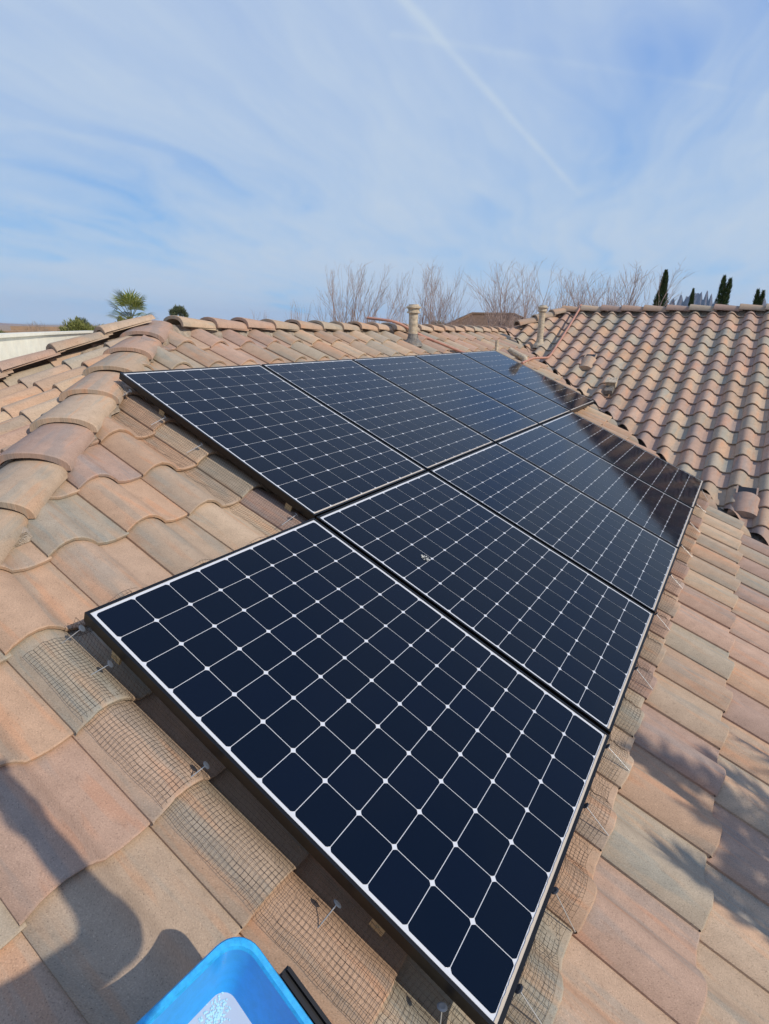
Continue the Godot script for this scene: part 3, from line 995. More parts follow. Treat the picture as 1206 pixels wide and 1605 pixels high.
# ------------------------------------------------------------------ pipes, conduits and boxes on the roof
func vent_pipe(label: String, base: Vector3, h: float, r: float, up: Vector3) -> void:
	var t := thing("vent_pipe", label, "vent pipe", base, "vent pipes")
	var g := Geo.new()
	g.lathe(Transform3D(), [[0.0, -0.12], [r, -0.12], [r, h], [0.0, h]], 20)
	obj("pipe", g.mesh(), M.pvc, t)
	g = Geo.new()
	g.lathe(Transform3D(), [[r + 0.002, h - 0.055], [r * 1.45, h - 0.05], [r * 1.45, h - 0.035], [r * 1.2, h - 0.028], [r * 1.2, h + 0.0], [r * 1.62, h + 0.006], [r * 1.62, h + 0.024], [r * 1.15, h + 0.034], [r * 1.1, h + 0.05], [0.0, h + 0.052]], 20)
	obj("cap", g.mesh(), M.pvc, t)
	g = Geo.new()
	g.lathe(Transform3D(), [[r * 2.2, -0.045], [r * 1.9, 0.005], [r * 1.25, 0.045], [r * 1.03, 0.10], [r * 1.0, 0.105]], 20)
	obj("flashing", g.mesh(), M.lead if r > 0.056 else M.pvc, t)
	var b := Basis(up.cross(Vector3.BACK).normalized(), up, Vector3.BACK).orthonormalized()
	g = Geo.new()
	g.box(Transform3D(b, -up * 0.045 + b.z * 0.05), Vector3(r * 4.4, 0.02, r * 5.2))
	obj("base_plate", g.mesh(), M.lead, t)

func bent(pts: Array, r: float, k := 4) -> Mesh:
	# a tube through the points with rounded bends
	var c := Curve3D.new()
	for i in pts.size():
		var p: Vector3 = pts[i]
		var i_v := Vector3.ZERO
		var o_v := Vector3.ZERO
		if i > 0 and i < pts.size() - 1:
			var a: Vector3 = pts[i - 1]
			var b: Vector3 = pts[i + 1]
			var d := (b - a).normalized()
			i_v = -d * minf((p - a).length(), (b - p).length()) * 0.25
			o_v = -i_v
		c.add_point(p, i_v, o_v)
	c.bake_interval = 0.04
	var bp := c.get_baked_points()
	var rr := PackedFloat32Array()
	rr.resize(bp.size()); rr.fill(r)
	var g := Geo.new()
	g.tube(bp, rr, 8)
	return g.mesh()

func make_roof_fittings() -> void:
	vent_pipe("cream vent pipe with a stained lead collar behind the upper row", PW(5.54, -2.15, -0.105), 0.40, 0.058, pdir(0, 0, 1))
	vent_pipe("cream vent pipe standing by the valley at the foot of the cross wing", Vector3(9.15, 4.86, -1.55), 0.60, 0.055, Vector3(-ST, CT, 0))
	# conduits
	tag(obj("conduit", bent([PW(5.60, -2.95, -0.12), PW(5.70, -2.66, -0.035), PW(5.80, -2.55, -0.032), PW(6.03, -2.30, -0.085), PW(6.33, -1.72, -0.09), PW(6.40, -1.58, -0.10)], 0.018), M.conduit), "pink painted conduit crossing the low ridge behind the first vent pipe", "conduit", "pink conduits")
	tag(obj("conduit", bent([Vector3(10.95, 5.36, -1.36), Vector3(10.66, 5.575, -1.30), Vector3(10.40, 5.475, -1.265), Vector3(9.5, 5.085, -1.215), Vector3(8.70, 4.735, -1.19), Vector3(8.56, 4.68, -1.21), PW(8.25, -1.42, -0.075), PW(7.50, -1.33, -0.085)], 0.018), M.conduit), "pink painted conduit running down the cross wing to the valley", "conduit", "pink conduits")
	# short stub
	var g := Geo.new()
	var t := thing("pipe_stub", "short white pipe stub at the corner of the upper row", "pipe", PW(7.36, -1.70, -0.14))
	g.lathe(Transform3D(), [[0.026, -0.02], [0.026, 0.23], [0.021, 0.23], [0.021, 0.10], [0.0, 0.10]], 14)
	obj("tube", g.mesh(), M.pvc, t)
	g = Geo.new()
	g.lathe(Transform3D(), [[0.075, -0.005], [0.05, 0.02], [0.027, 0.03]], 12)
	obj("boot", g.mesh(), M.pvc, t)
	# elbow of plastic pipe lying on the tiles
	t = thing("pipe_elbow", "cream plastic pipe elbow lying by the valley beyond the panels", "pipe")
	obj("run", bent([PW(7.96, -1.74, -0.075), PW(7.86, -1.48, -0.07)], 0.044), M.pvc, t)
	obj("bend", bent([PW(7.865, -1.49, -0.07), PW(7.84, -1.42, -0.075), PW(7.83, -1.40, -0.11), PW(7.83, -1.39, -0.16)], 0.048), M.pvc, t)
	# vents set into the wing
	var wb := Basis(Vector3(0, 0, 1), Vector3(-ST, CT, 0), Vector3(-CT, -ST, 0))
	roof_vent("hooded tile vent with its dark opening painted black in the cross wing above the valley", Vector3(8.70, 4.625, -0.56), wb, 0.24, tile_mats[2])
	roof_vent("rose coloured hooded tile vent with its dark opening painted black low on the cross wing", Vector3(5.86, 3.445, 1.83), wb, 0.27, tile_mats[15])
	t = thing("vent_box", "small white box vent on the cross wing tiles", "vent", Vector3(7.86, 4.345, -0.02))
	g = Geo.new()
	g.box(Transform3D(wb, wb * Vector3(0, 0.05, 0)), Vector3(0.13, 0.09, 0.12))
	obj("body", g.mesh(), M.pvc, t)
	g = Geo.new()
	g.box(Transform3D(wb, wb * Vector3(0, 0.102, 0.012)), Vector3(0.155, 0.014, 0.15))
	obj("lid", g.mesh(), M.pvc, t)
	g = Geo.new()
	g.box(Transform3D(wb, wb * Vector3(0, 0.01, 0.13)), Vector3(0.11, 0.06, 0.16))
	obj("apron", g.mesh(), M.lead, t)

func roof_vent(label: String, at: Vector3, wb: Basis, w: float, m: Material) -> void:
	var t := thing("tile_vent", label, "roof vent", at, "tile vents on the cross wing")
	# a hood arched over an opening that faces up the slope towards the ridge
	var g := Geo.new()
	var dk := Geo.new()
	var n := 12
	for i in n:
		var a := PI * i / n
		var b := PI * (i + 1) / n
		for k in 4:
			var z0 := lerpf(0.02, 0.30, k / 4.0)
			var z1 := lerpf(0.02, 0.30, (k + 1) / 4.0)
			var h0 := lerpf(0.115, 0.075, k / 4.0)
			var h1 := lerpf(0.115, 0.075, (k + 1) / 4.0)
			var A := wb * Vector3(-cos(a) * w * 0.5, sin(a) * h0 + 0.01, z0)
			var B := wb * Vector3(-cos(b) * w * 0.5, sin(b) * h0 + 0.01, z0)
			var C := wb * Vector3(-cos(b) * w * 0.5, sin(b) * h1 + 0.01, z1)
			var D := wb * Vector3(-cos(a) * w * 0.5, sin(a) * h1 + 0.01, z1)
			var na := wb * Vector3(-cos(a), sin(a), 0.1).normalized()
			var nb := wb * Vector3(-cos(b), sin(b), 0.1).normalized()
			g.tri(A, B, C, na, nb, nb, Vector2(i * 0.02, z0), Vector2(i * 0.02 + 0.02, z0), Vector2(i * 0.02 + 0.02, z1))
			g.tri(A, C, D, na, nb, na, Vector2(i * 0.02, z0), Vector2(i * 0.02 + 0.02, z1), Vector2(i * 0.02, z1))
			if k == 3:
				g.flat(D, C, wb * Vector3(0, 0.01, z1), wb.z)
		var A2 := wb * Vector3(-cos(a) * w * 0.5, sin(a) * 0.115 + 0.01, 0.02)
		var B2 := wb * Vector3(-cos(b) * w * 0.5, sin(b) * 0.115 + 0.01, 0.02)
		var A3 := wb * Vector3(-cos(a) * w * 0.42, sin(a) * 0.098 + 0.01, 0.02)
		var B3 := wb * Vector3(-cos(b) * w * 0.42, sin(b) * 0.098 + 0.01, 0.02)
		g.quad(A2, B2, B3, A3, -wb.z)
		dk.quad(A3, B3, B3 + wb * Vector3(0, -0.02, 0.16), A3 + wb * Vector3(0, -0.02, 0.16), wb * Vector3(cos(a), -sin(a), 0))
		dk.flat(wb * Vector3(0, -0.01, 0.18), A3 + wb * Vector3(0, -0.02, 0.16), B3 + wb * Vector3(0, -0.02, 0.16), -wb.z)
	obj("hood", g.mesh(), m, t)
	obj("throat", dk.mesh(), M.black, t)
	# flat black plate on the tiles, painted as the shade of an opening
	var pg := Geo.new()
	pg.box(Transform3D(wb, wb * Vector3(0, 0.086, -0.045)), Vector3(w * 0.60, 0.010, 0.12))
	obj("mouth_shade", pg.mesh(), M.black, t)
	for sx in [-1.0, 1.0]:
		pg = Geo.new()
		pg.box(Transform3D(wb, wb * Vector3(sx * w * 0.33, 0.086, -0.045)), Vector3(0.016, 0.022, 0.13))
		obj("rim", pg.mesh(), m, t)

# ------------------------------------------------------------------ bucket
func round_rect(x0: float, x1: float, z0: float, z1: float, r: Array, n := 8) -> Array:
	# corners in order: (x1,z0) far right, (x1,z1), (x0,z1), (x0,z0)
	var out := []
	var cs := [[x1, z0, -1, 1, -PI * 0.5], [x1, z1, -1, -1, 0.0], [x0, z1, 1, -1, PI * 0.5], [x0, z0, 1, 1, PI]]
	for k in 4:
		var q: Array = cs[k]
		var rad: float = r[k]
		var c := Vector2(q[0] + q[2] * rad, q[1] + q[3] * rad)
		for i in n + 1:
			var a: float = q[4] + PI * 0.5 * i / n
			out.append(Vector2(c.x + cos(a) * rad, c.y + sin(a) * rad))
	return out

func make_bucket() -> void:
	# local frame: x = u, y = h, z = v, origin at the bucket's foot on the tiles
	var bs := Basis(Vector3.RIGHT, pdir(0, 0, 1), pdir(0, 1, 0))
	var o := PW(0, 0, 0)
	var t := thing("bucket", "bright blue plastic wash bucket with a poured-out corner and soapy water", "bucket", o)
	var turn := Basis(Vector3.UP, deg_to_rad(-5.0))
	var pivot := Vector3(-0.29, 0.0, 0.99)
	t.transform = Transform3D(bs * turn, o + bs * (pivot - turn * pivot) + Vector3(-0.012, 0, 0))
	var hb := -0.108
	var ht := 0.098
	# [height, x0, x1, z0, z1, corner radius, spout radius]
	var outer := [[hb, -0.755, -0.322, 1.035, 1.315, 0.03, 0.03], [hb + 0.01, -0.762, -0.315, 1.028, 1.322, 0.035, 0.035], [ht - 0.03, -0.785, -0.300, 1.000, 1.340, 0.045, 0.055], [ht - 0.028, -0.795, -0.291, 0.991, 1.349, 0.05, 0.060], [ht - 0.004, -0.797, -0.289, 0.989, 1.351, 0.05, 0.062], [ht, -0.793, -0.292, 0.992, 1.348, 0.05, 0.060], [ht, -0.780, -0.303, 1.003, 1.336, 0.045, 0.055], [ht - 0.006, -0.776, -0.307, 1.007, 1.332, 0.042, 0.052], [hb + 0.03, -0.752, -0.324, 1.036, 1.311, 0.03, 0.030], [hb + 0.012, -0.744, -0.332, 1.044, 1.303, 0.03, 0.028]]
	var g := Geo.new()
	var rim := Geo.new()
	var loops := []
	for L in outer:
		var pts := round_rect(L[1], L[2], L[3], L[4], [L[6], L[5], L[5], L[5]])
		var row := []
		for p in pts: row.append(Vector3(p.x, L[0], p.y))
		loops.append(row)
	var m: int = loops[0].size()
	var cen := Vector3(-0.54, 0, 1.17)
	for i in loops.size() - 1:
		for k in m:
			var k2 := (k + 1) % m
			var A: Vector3 = loops[i][k]
			var B: Vector3 = loops[i][k2]
			var C: Vector3 = loops[i + 1][k2]
			var D: Vector3 = loops[i + 1][k]
			var rad := Vector3((A + C).x * 0.5 - cen.x, 0, (A + C).z * 0.5 - cen.z).normalized()
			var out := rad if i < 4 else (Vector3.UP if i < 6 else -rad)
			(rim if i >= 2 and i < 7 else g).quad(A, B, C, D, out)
	for k in m:
		g.flat(Vector3(cen.x, hb, cen.z), loops[0][k], loops[0][(k + 1) % m], Vector3.DOWN)
		g.flat(Vector3(cen.x, hb + 0.012, cen.z), loops[9][k], loops[9][(k + 1) % m], Vector3.UP)
	var st := SurfaceTool.new()
	st.append_from(smooth_mesh(g, 40.0), 0, Transform3D.IDENTITY)
	obj("shell", st.commit(), M.blue, t)
	obj("rim", smooth_mesh(rim, 50.0), M.worn_lit_rim, t)
	# soapy water
	var wl := round_rect(-0.758, -0.317, 1.028, 1.318, [0.034, 0.03, 0.03, 0.03])
	var wg := Geo.new()
	for k in wl.size():
		var a: Vector2 = wl[k]
		var b: Vector2 = wl[(k + 1) % wl.size()]
		wg.flat(Vector3(cen.x, hb + 0.048, cen.z), Vector3(a.x, hb + 0.048, a.y), Vector3(b.x, hb + 0.048, b.y), Vector3.UP)
	obj("water", wg.mesh(), M.water, t)
	var sg := Geo.new()
	var r := RandomNumberGenerator.new()
	r.seed = 9
	for k in 700:
		var s := r.randf()
		var c := Vector3(lerpf(-0.350, -0.47, s) + r.randfn(0, 0.009), hb + 0.0485, lerpf(1.055, 1.100, s) + r.randfn(0, 0.010 + 0.010 * s))
		var q := r.randf_range(0.0008, 0.0030)
		sg.lathe(Transform3D(Basis.IDENTITY, c), [[q, 0.0], [q * 0.8, q * 0.4], [0.0, q * 0.6]], 6)
	var so := obj("suds", sg.mesh(), M.suds, t)
	so.set_meta("kind", "stuff")
	# black folding handle along the side
	var hg := Geo.new()
	for b in [[-0.256, 0.026, 1.235, 0.030, 0.022, 0.255], [-0.263, 0.041, 1.235, 0.008, 0.010, 0.245], [-0.247, 0.041, 1.235, 0.008, 0.010, 0.245]]:
		hg.box(Transform3D(Basis.IDENTITY, Vector3(b[0], b[1], b[2])), Vector3(b[3], b[4], b[5]))
	obj("handle", hg.mesh(), M.black, t)
	for z in [1.118, 1.346]:
		hg = Geo.new()
		hg.box(Transform3D(Basis.IDENTITY, Vector3(-0.280, 0.026, z)), Vector3(0.03, 0.03, 0.022))
		obj("handle_bracket", hg.mesh(), M.black, t)

func smooth_mesh(g: Geo, deg: float) -> ArrayMesh:
	# averages normals of faces that meet at less than the angle
	var by := {}
	for i in g.v.size():
		var key := Vector3i((g.v[i] * 20000.0).round())
		if not by.has(key): by[key] = []
		by[key].append(i)
	var nn := g.n.duplicate()
	var lim := cos(deg_to_rad(deg))
	for key in by:
		var ids: Array = by[key]
		for i in ids:
			var s := Vector3.ZERO
			for j in ids:
				if g.n[i].dot(g.n[j]) > lim: s += g.n[j]
			nn[i] = s.normalized()
	g.n = nn
	return g.mesh()

# ------------------------------------------------------------------ neighbouring buildings
func make_neighbours() -> void:
	# flat-roofed white house to the north
	var t := thing("flat_roofed_house", "white stucco flat roofed house beyond the hip, with parapet walls", "house")
	var a := Vector3(3.1, 0, -8.4)
	var b := Vector3(6.43, 0, -12.61)
	var c := Vector3(10.7, 0, -17.4)
	var top := 4.84
	for w in [["wall", a, b, M.stucco, 0.0], ["wall", b, c, M.stucco, 0.0]]:
		var g := Geo.new()
		var d: Vector3 = (w[2] - w[1])
		var len := d.length()
		d = d.normalized()
		var side := Vector3(-d.z, 0, d.x)
		if side.z > 0: side = -side
		var bs := Basis(d, Vector3.UP, d.cross(Vector3.UP))
		g.box(Transform3D(bs, (w[1] + w[2]) * 0.5 + Vector3(0, top * 0.5, 0) + side * 0.15), Vector3(len, top, 0.3))
		obj("wall", g.mesh(), w[3], t)
		g = Geo.new()
		g.box(Transform3D(bs, (w[1] + w[2]) * 0.5 + Vector3(0, top + 0.03, 0) + side * 0.14), Vector3(len + 0.02, 0.06, 0.40))
		obj("coping", g.mesh(), M.stucco, t)
	var g2 := Geo.new()
	var p := [a + Vector3(0.25, 4.33, 0.1), b + Vector3(0.2, 4.33, 0.15), b + Vector3(4.2, 4.33, 2.6), a + Vector3(4.2, 4.33, 2.6)]
	obj("roof", slab(p, Vector3.UP, 0.3), M.stucco, t)
	obj("roof", slab([a + Vector3(0, 4.4, -0.2), b + Vector3(0, 4.4, -0.2), c + Vector3(0, 4.4, -0.2), c + Vector3(-8, 4.4, -8), a + Vector3(-8, 4.4, -8)], Vector3.UP, 0.2), M.stucco, t)
	g2.box(Transform3D(Basis(Vector3.UP, 0.9), (a + b) * 0.5 + Vector3(1.6, 2.0, 1.2)), Vector3(4.4, 4.0, 2.0))
	obj("wall", g2.mesh(), M.stucco, t)
	# brown hip roof to the east, behind the bare trees
	hip_house("house with a broad brown hip roof behind the low ridge", Vector3(33.5, 0, -12.4), Vector3(9.0, 4.3, 6.4), 1.75, -1.05, M.stucco_tan, M.roof_brown)
	hip_house("tan house with a brown roof half hidden by the bare trees", Vector3(41.0, 0, -8.6), Vector3(10.0, 4.3, 7.0), 1.8, -1.2, M.stucco_tan, M.roof_brown)
	var spots := [[Vector3(22, 0, -62), 0.3, 9.0, 4.1], [Vector3(38, 0, -74), 0.8, 12.0, 4.3], [Vector3(10, 0, -70), 0.1, 10.0, 3.9], [Vector3(58, 0, -52), 0.5, 11.0, 4.4]]
	var names := ["low beige flat roofed house at the left of the far scrub", "low beige flat roofed house far behind the palm", "small beige flat roofed house at the edge of the desert", "beige flat roofed house far behind the ridge"]
	for k in spots.size():
		var s: Array = spots[k]
		var h := thing("flat_roofed_house", names[k], "house", s[0])
		var g := Geo.new()
		var bs := Basis(Vector3.UP, s[1])
		g.box(Transform3D(bs, Vector3(0, s[3] * 0.5, 0)), Vector3(s[2], s[3], 7.0))
		g.box(Transform3D(bs, Vector3(0, s[3] * 0.5 + 0.5, 0) + bs * Vector3(2, 0, -1)), Vector3(s[2] * 0.4, s[3], 5.0))
		obj("wall", g.mesh(), M.stucco_tan, h)
		for q in 3:
			var wg := Geo.new()
			wg.box(Transform3D(bs, Vector3(0, 2.2, 0) + bs * Vector3((q - 1) * s[2] * 0.28, 0, 3.51)), Vector3(1.2, 1.1, 0.06))
			obj("window", wg.mesh(), M.window, h)

func hip_house(label: String, at: Vector3, s: Vector3, rise: float, turn: float, wall: Material, roof: Material) -> void:
	var t := thing("hip_roofed_house", label, "house", at)
	t.rotation.y = turn
	var g := Geo.new()
	g.box(Transform3D(Basis.IDENTITY, Vector3(0, s.y * 0.5, 0)), s)
	obj("wall", g.mesh(), wall, t)
	var hx := s.x * 0.5 + 0.5
	var hz := s.z * 0.5 + 0.5
	var y0 := s.y
	var A := Vector3(-hx, y0, -hz)
	var B := Vector3(hx, y0, -hz)
	var C := Vector3(hx, y0, hz)
	var D := Vector3(-hx, y0, hz)
	var E := Vector3(-hx + hz, y0 + rise, 0)
	var F := Vector3(hx - hz, y0 + rise, 0)
	g = Geo.new()
	g.quad(D, C, F, E, Vector3(0, 1, 1)); g.quad(A, B, F, E, Vector3(0, 1, -1)); g.flat(A, D, E, Vector3(-1, 1, 0)); g.flat(B, C, F, Vector3(1, 1, 0))
	g.quad(A, B, C, D, Vector3.DOWN)
	var ro := obj("roof", g.mesh(), roof, t)
	g = Geo.new()
	g.rod(E, F, 0.12, 6); g.rod(E, A, 0.11, 6); g.rod(E, D, 0.11, 6); g.rod(F, B, 0.11, 6); g.rod(F, C, 0.11, 6)
	obj("ridge_cap", g.mesh(), roof, ro)
	for q in 3:
		var wg := Geo.new()
		wg.box(Transform3D(Basis.IDENTITY, Vector3((q - 1) * s.x * 0.28, 2.2, s.z * 0.5 + 0.01)), Vector3(1.3, 1.2, 0.06))
		obj("window", wg.mesh(), M.window, t)

# ------------------------------------------------------------------ plants
func leaf_mat(col: Color, through := 0.25) -> StandardMaterial3D:
	var m := mat(Color.WHITE, 0.7, 0.0, 0.3)
	m.vertex_color_use_as_albedo = true
	m.albedo_color = Color.WHITE
	m.cull_mode = BaseMaterial3D.CULL_DISABLED
	m.backlight_enabled = true
	m.backlight = Color(col.r * through, col.g * through, col.b * through)
	return m

func leaf(g: Geo, p: Vector3, d: Vector3, l: float, w: float, col: Color, r: RandomNumberGenerator) -> void:
	var s := d.cross(Vector3(r.randfn(), r.randfn(), r.randfn())).normalized()
	var n := s.cross(d).normalized()
	g.tri(p - s * w * 0.5, p + s * w * 0.5, p + d * l, n, n, n)
	for k in 3: g.c.append(col)

func bare_tree(label: String, at: Vector3, height: float, spread: float, sd: int, stems: int, depth: int, thick := 1.0) -> void:
	var r := RandomNumberGenerator.new()
	r.seed = sd
	var t := thing("bare_tree", label, "tree", at, "leafless winter trees")
	var tg := Geo.new()
	var cg := Geo.new()
	var fork := height * 0.16
	tg.tube(PackedVector3Array([Vector3(0, -0.1, 0), Vector3(r.randfn() * 0.03, fork * 0.5, 0), Vector3(0, fork, 0)]), PackedFloat32Array([0.17 * thick, 0.135 * thick, 0.12 * thick]), 8)
	for i in stems:
		var a := TAU * i / stems + r.randf_range(-0.4, 0.4)
		var lean := spread / height * r.randf_range(0.5, 1.9)
		var d := Vector3(cos(a) * lean, 1.0, sin(a) * lean).normalized()
		branch(cg, r, Vector3(0, fork * 0.92, 0), d, height * r.randf_range(0.36, 0.46), 0.095 * thick, depth, height, spread)
	# scale the crown to the tree's height and spread
	var tall := PackedFloat32Array()
	var wide := PackedFloat32Array()
	for p in cg.v:
		tall.append(p.y); wide.append(Vector2(p.x, p.z).length())
	wide.sort()
	tall.sort()
	var top := tall[int(tall.size() * 0.985)]
	var kx := spread / wide[int(wide.size() * 0.97)]
	var ky := (height - fork) / (top - fork)
	for i in cg.v.size():
		var p := Vector3(cg.v[i].x * kx, fork + (cg.v[i].y - fork) * ky if cg.v[i].y > fork else cg.v[i].y, cg.v[i].z * kx)
		if p.y > height: p.y = height + (p.y - height) * 0.3
		var rad := Vector2(p.x, p.z).length()
		if rad > spread:
			var f := (spread + (rad - spread) * 0.3) / rad
			p.x *= f; p.z *= f
		cg.v[i] = p
	obj("trunk", tg.mesh(), M.bark, t)
	obj("crown", cg.mesh(), M.bark, t)

func branch(g: Geo, r: RandomNumberGenerator, p: Vector3, d: Vector3, len: float, rad: float, depth: int, height: float, spread: float) -> void:
	var pts := PackedVector3Array([p])
	var rr := PackedFloat32Array([rad])
	var q := p
	var dir := d
	var n := 4 if depth > 1 else 3
	for i in n:
		dir = (dir + Vector3(r.randfn() * 0.09, 0.05 + r.randfn() * 0.04, r.randfn() * 0.09)).normalized()
		q += dir * len / n
		pts.append(q); rr.append(rad * lerpf(1.0, 0.55, float(i + 1) / n))
	g.tube(pts, rr, 5 if depth > 2 else 3, false)
	if depth <= 0: return
	var kids := 3
	for k in kids:
		var f := r.randf_range(0.3, 1.0) if k > 0 else 1.0
		var s := pts[int(clampf(f * n, 1, n))]
		var ax := Vector3(r.randfn(), r.randfn() * 0.3, r.randfn()).normalized()
		var nd := (dir + ax * r.randf_range(0.35, 0.80)).normalized() if k > 0 else (dir + ax * 0.18).normalized()
		branch(g, r, s, nd, len * r.randf_range(0.55, 0.78), maxf(rad * 0.50, 0.0062), depth - 1, height, spread)

func cypress(label: String, at: Vector3, height: float, radius: float, sd: int, tips: Array, group := "cypress trees beyond the wing") -> void:
	var r := RandomNumberGenerator.new()
	r.seed = sd
	var t := thing("cypress_tree", label, "tree", at, group)
	var tg := Geo.new()
	tg.tube(PackedVector3Array([Vector3(0, -0.1, 0), Vector3(0, height * 0.5, 0), Vector3(0, height * 0.9, 0)]), PackedFloat32Array([0.12, 0.08, 0.02]), 7)
	obj("trunk", tg.mesh(), M.bark, t)
	var g := Geo.new()
	var nleaf := int(900 * height * (1.0 + radius))
	for i in nleaf:
		var tip: Array = tips[r.randi() % tips.size()]       # [dx, dz, height share, from]
		var y := pow(r.randf(), 0.85)
		var top: float = height * tip[2]
		var yy := y * top
		var w := radius * pow(maxf(1.0 - y, 0.0), 0.72) * (0.70 + 0.42 * r.randf() * (0.6 + 0.4 * sin(yy * 7.0 + sd)))
		var off := smoothstep(tip[3], 1.0, y)
		var a := r.randf() * TAU
		var d := sqrt(r.randf()) * w
		var p := Vector3(cos(a) * d + tip[0] * off, yy, sin(a) * d + tip[1] * off)
		var col := Color(0.035, 0.062, 0.020).lerp(Color(0.085, 0.12, 0.045), r.randf() * r.randf() * 1.2)
		if r.randf() < 0.06: col = Color(0.12, 0.10, 0.05)
		leaf(g, p, Vector3(cos(a) * 0.5 + r.randfn() * 0.2, 1.0, sin(a) * 0.5 + r.randfn() * 0.2).normalized(), r.randf_range(0.07, 0.17), r.randf_range(0.02, 0.05), col, r)
	obj("crown", g.mesh(), M.leaf, t)

func shrub(called: String, label: String, category: String, at: Vector3, s: Vector3, n: int, c0: Color, c1: Color, sd: int, leaf_l := 0.08, leaf_w := 0.035, group := "") -> void:
	var r := RandomNumberGenerator.new()
	r.seed = sd
	var t := thing(called, label, category, at, group)
	var f := FastNoiseLite.new()
	f.seed = sd; f.frequency = 0.9
	var g := Geo.new()
	var st := Geo.new()
	for k in 9:
		var a := TAU * k / 9.0 + r.randf()
		var e := Vector3(cos(a) * s.x * r.randf_range(0.2, 0.7), s.y * r.randf_range(0.6, 0.9), sin(a) * s.z * r.randf_range(0.2, 0.7))
		st.tube(PackedVector3Array([Vector3(0, -0.05, 0), e * 0.5 + Vector3(0, 0.1, 0), e]), PackedFloat32Array([0.03, 0.018, 0.006]), 4, false)
	for i in n:
		var d := Vector3(r.randfn(), r.randfn(), r.randfn()).normalized()
		if d.y < -0.3: d.y = -d.y
		var lump := 0.80 + 0.42 * f.get_noise_3d(d.x * 2.2, d.y * 2.2, d.z * 2.2)
		var rad := lump * (0.62 + 0.38 * pow(r.randf(), 0.4))
		var ch := minf(s.y * 0.5, s.x * 1.1)
		var p := Vector3(d.x * s.x * rad, s.y - ch + d.y * ch * rad * 1.12, d.z * s.z * rad)
		var col := c0.lerp(c1, clampf(r.randf() * 0.8 + r.randfn() * 0.1, 0.0, 1.0))
		leaf(g, p, (d + Vector3(r.randfn() * 0.5, 0.4 + r.randfn() * 0.4, r.randfn() * 0.5)).normalized(), leaf_l * r.randf_range(0.6, 1.4), leaf_w * r.randf_range(0.7, 1.3), col, r)
	obj("stem", st.mesh(), M.bark, t)
	obj("crown", g.mesh(), M.leaf, t)

func palm(label: String, at: Vector3, height: float, reach: float, sd: int) -> void:
	var r := RandomNumberGenerator.new()
	r.seed = sd
	var t := thing("palm_tree", label, "tree", at)
	var tg := Geo.new()
	var pts := PackedVector3Array()
	var rr := PackedFloat32Array()
	for i in 15:
		pts.append(Vector3(0, height * i / 14.0, 0)); rr.append(0.19 + 0.02 * (i % 2) - 0.004 * i)
	tg.tube(pts, rr, 10)
	obj("trunk", tg.mesh(), M.bark, t)
	for k in 28:
		var g := Geo.new()
		var a := k * 2.4 + r.randfn() * 0.2
		var el := lerpf(-0.85, 1.35, pow(float(k) / 27.0, 0.9)) + r.randfn() * 0.08
		var d := Vector3(cos(a) * cos(el), sin(el), sin(a) * cos(el))
		var stalk := reach * r.randf_range(0.40, 0.55)
		var base := Vector3(0, height - 0.1 + 0.2 * float(k) / 27.0, 0)
		var hub := base + d * stalk
		g.rod(base, hub, 0.012, 4)
		for c in 24: g.c.append(Color(0.13, 0.13, 0.05))
		while g.c.size() < g.v.size(): g.c.append(Color(0.13, 0.13, 0.05))
		var side := d.cross(Vector3.UP).normalized()
		if side.length() < 0.5: side = Vector3.RIGHT
		var up := side.cross(d).normalized()
		var dead := el < -0.55
		for q in 18:
			var b := lerpf(-1.40, 1.40, q / 17.0)
			var ld := (d * cos(b) + side * sin(b) + up * 0.12 + Vector3(0, -0.22 * absf(sin(b)), 0)).normalized()
			var ll := reach * 0.52 * (0.62 + 0.38 * cos(b)) * r.randf_range(0.9, 1.08)
			var mid := hub + ld * ll * 0.6
			var tip := mid + (ld + Vector3(0, -0.45, 0)).normalized() * ll * 0.4
			var wv := ld.cross(up).normalized() * ll * 0.042
			var n := wv.cross(ld).normalized()
			var col := Color(0.085, 0.125, 0.030).lerp(Color(0.28, 0.29, 0.08), r.randf())
			if dead: col = Color(0.23, 0.17, 0.09)
			g.tri(hub, mid - wv, mid + wv, n, n, n); g.tri(mid - wv, mid + wv, tip, n, n, n)
			for z in 6: g.c.append(col)
		obj("frond", g.mesh(), M.leaf, t)

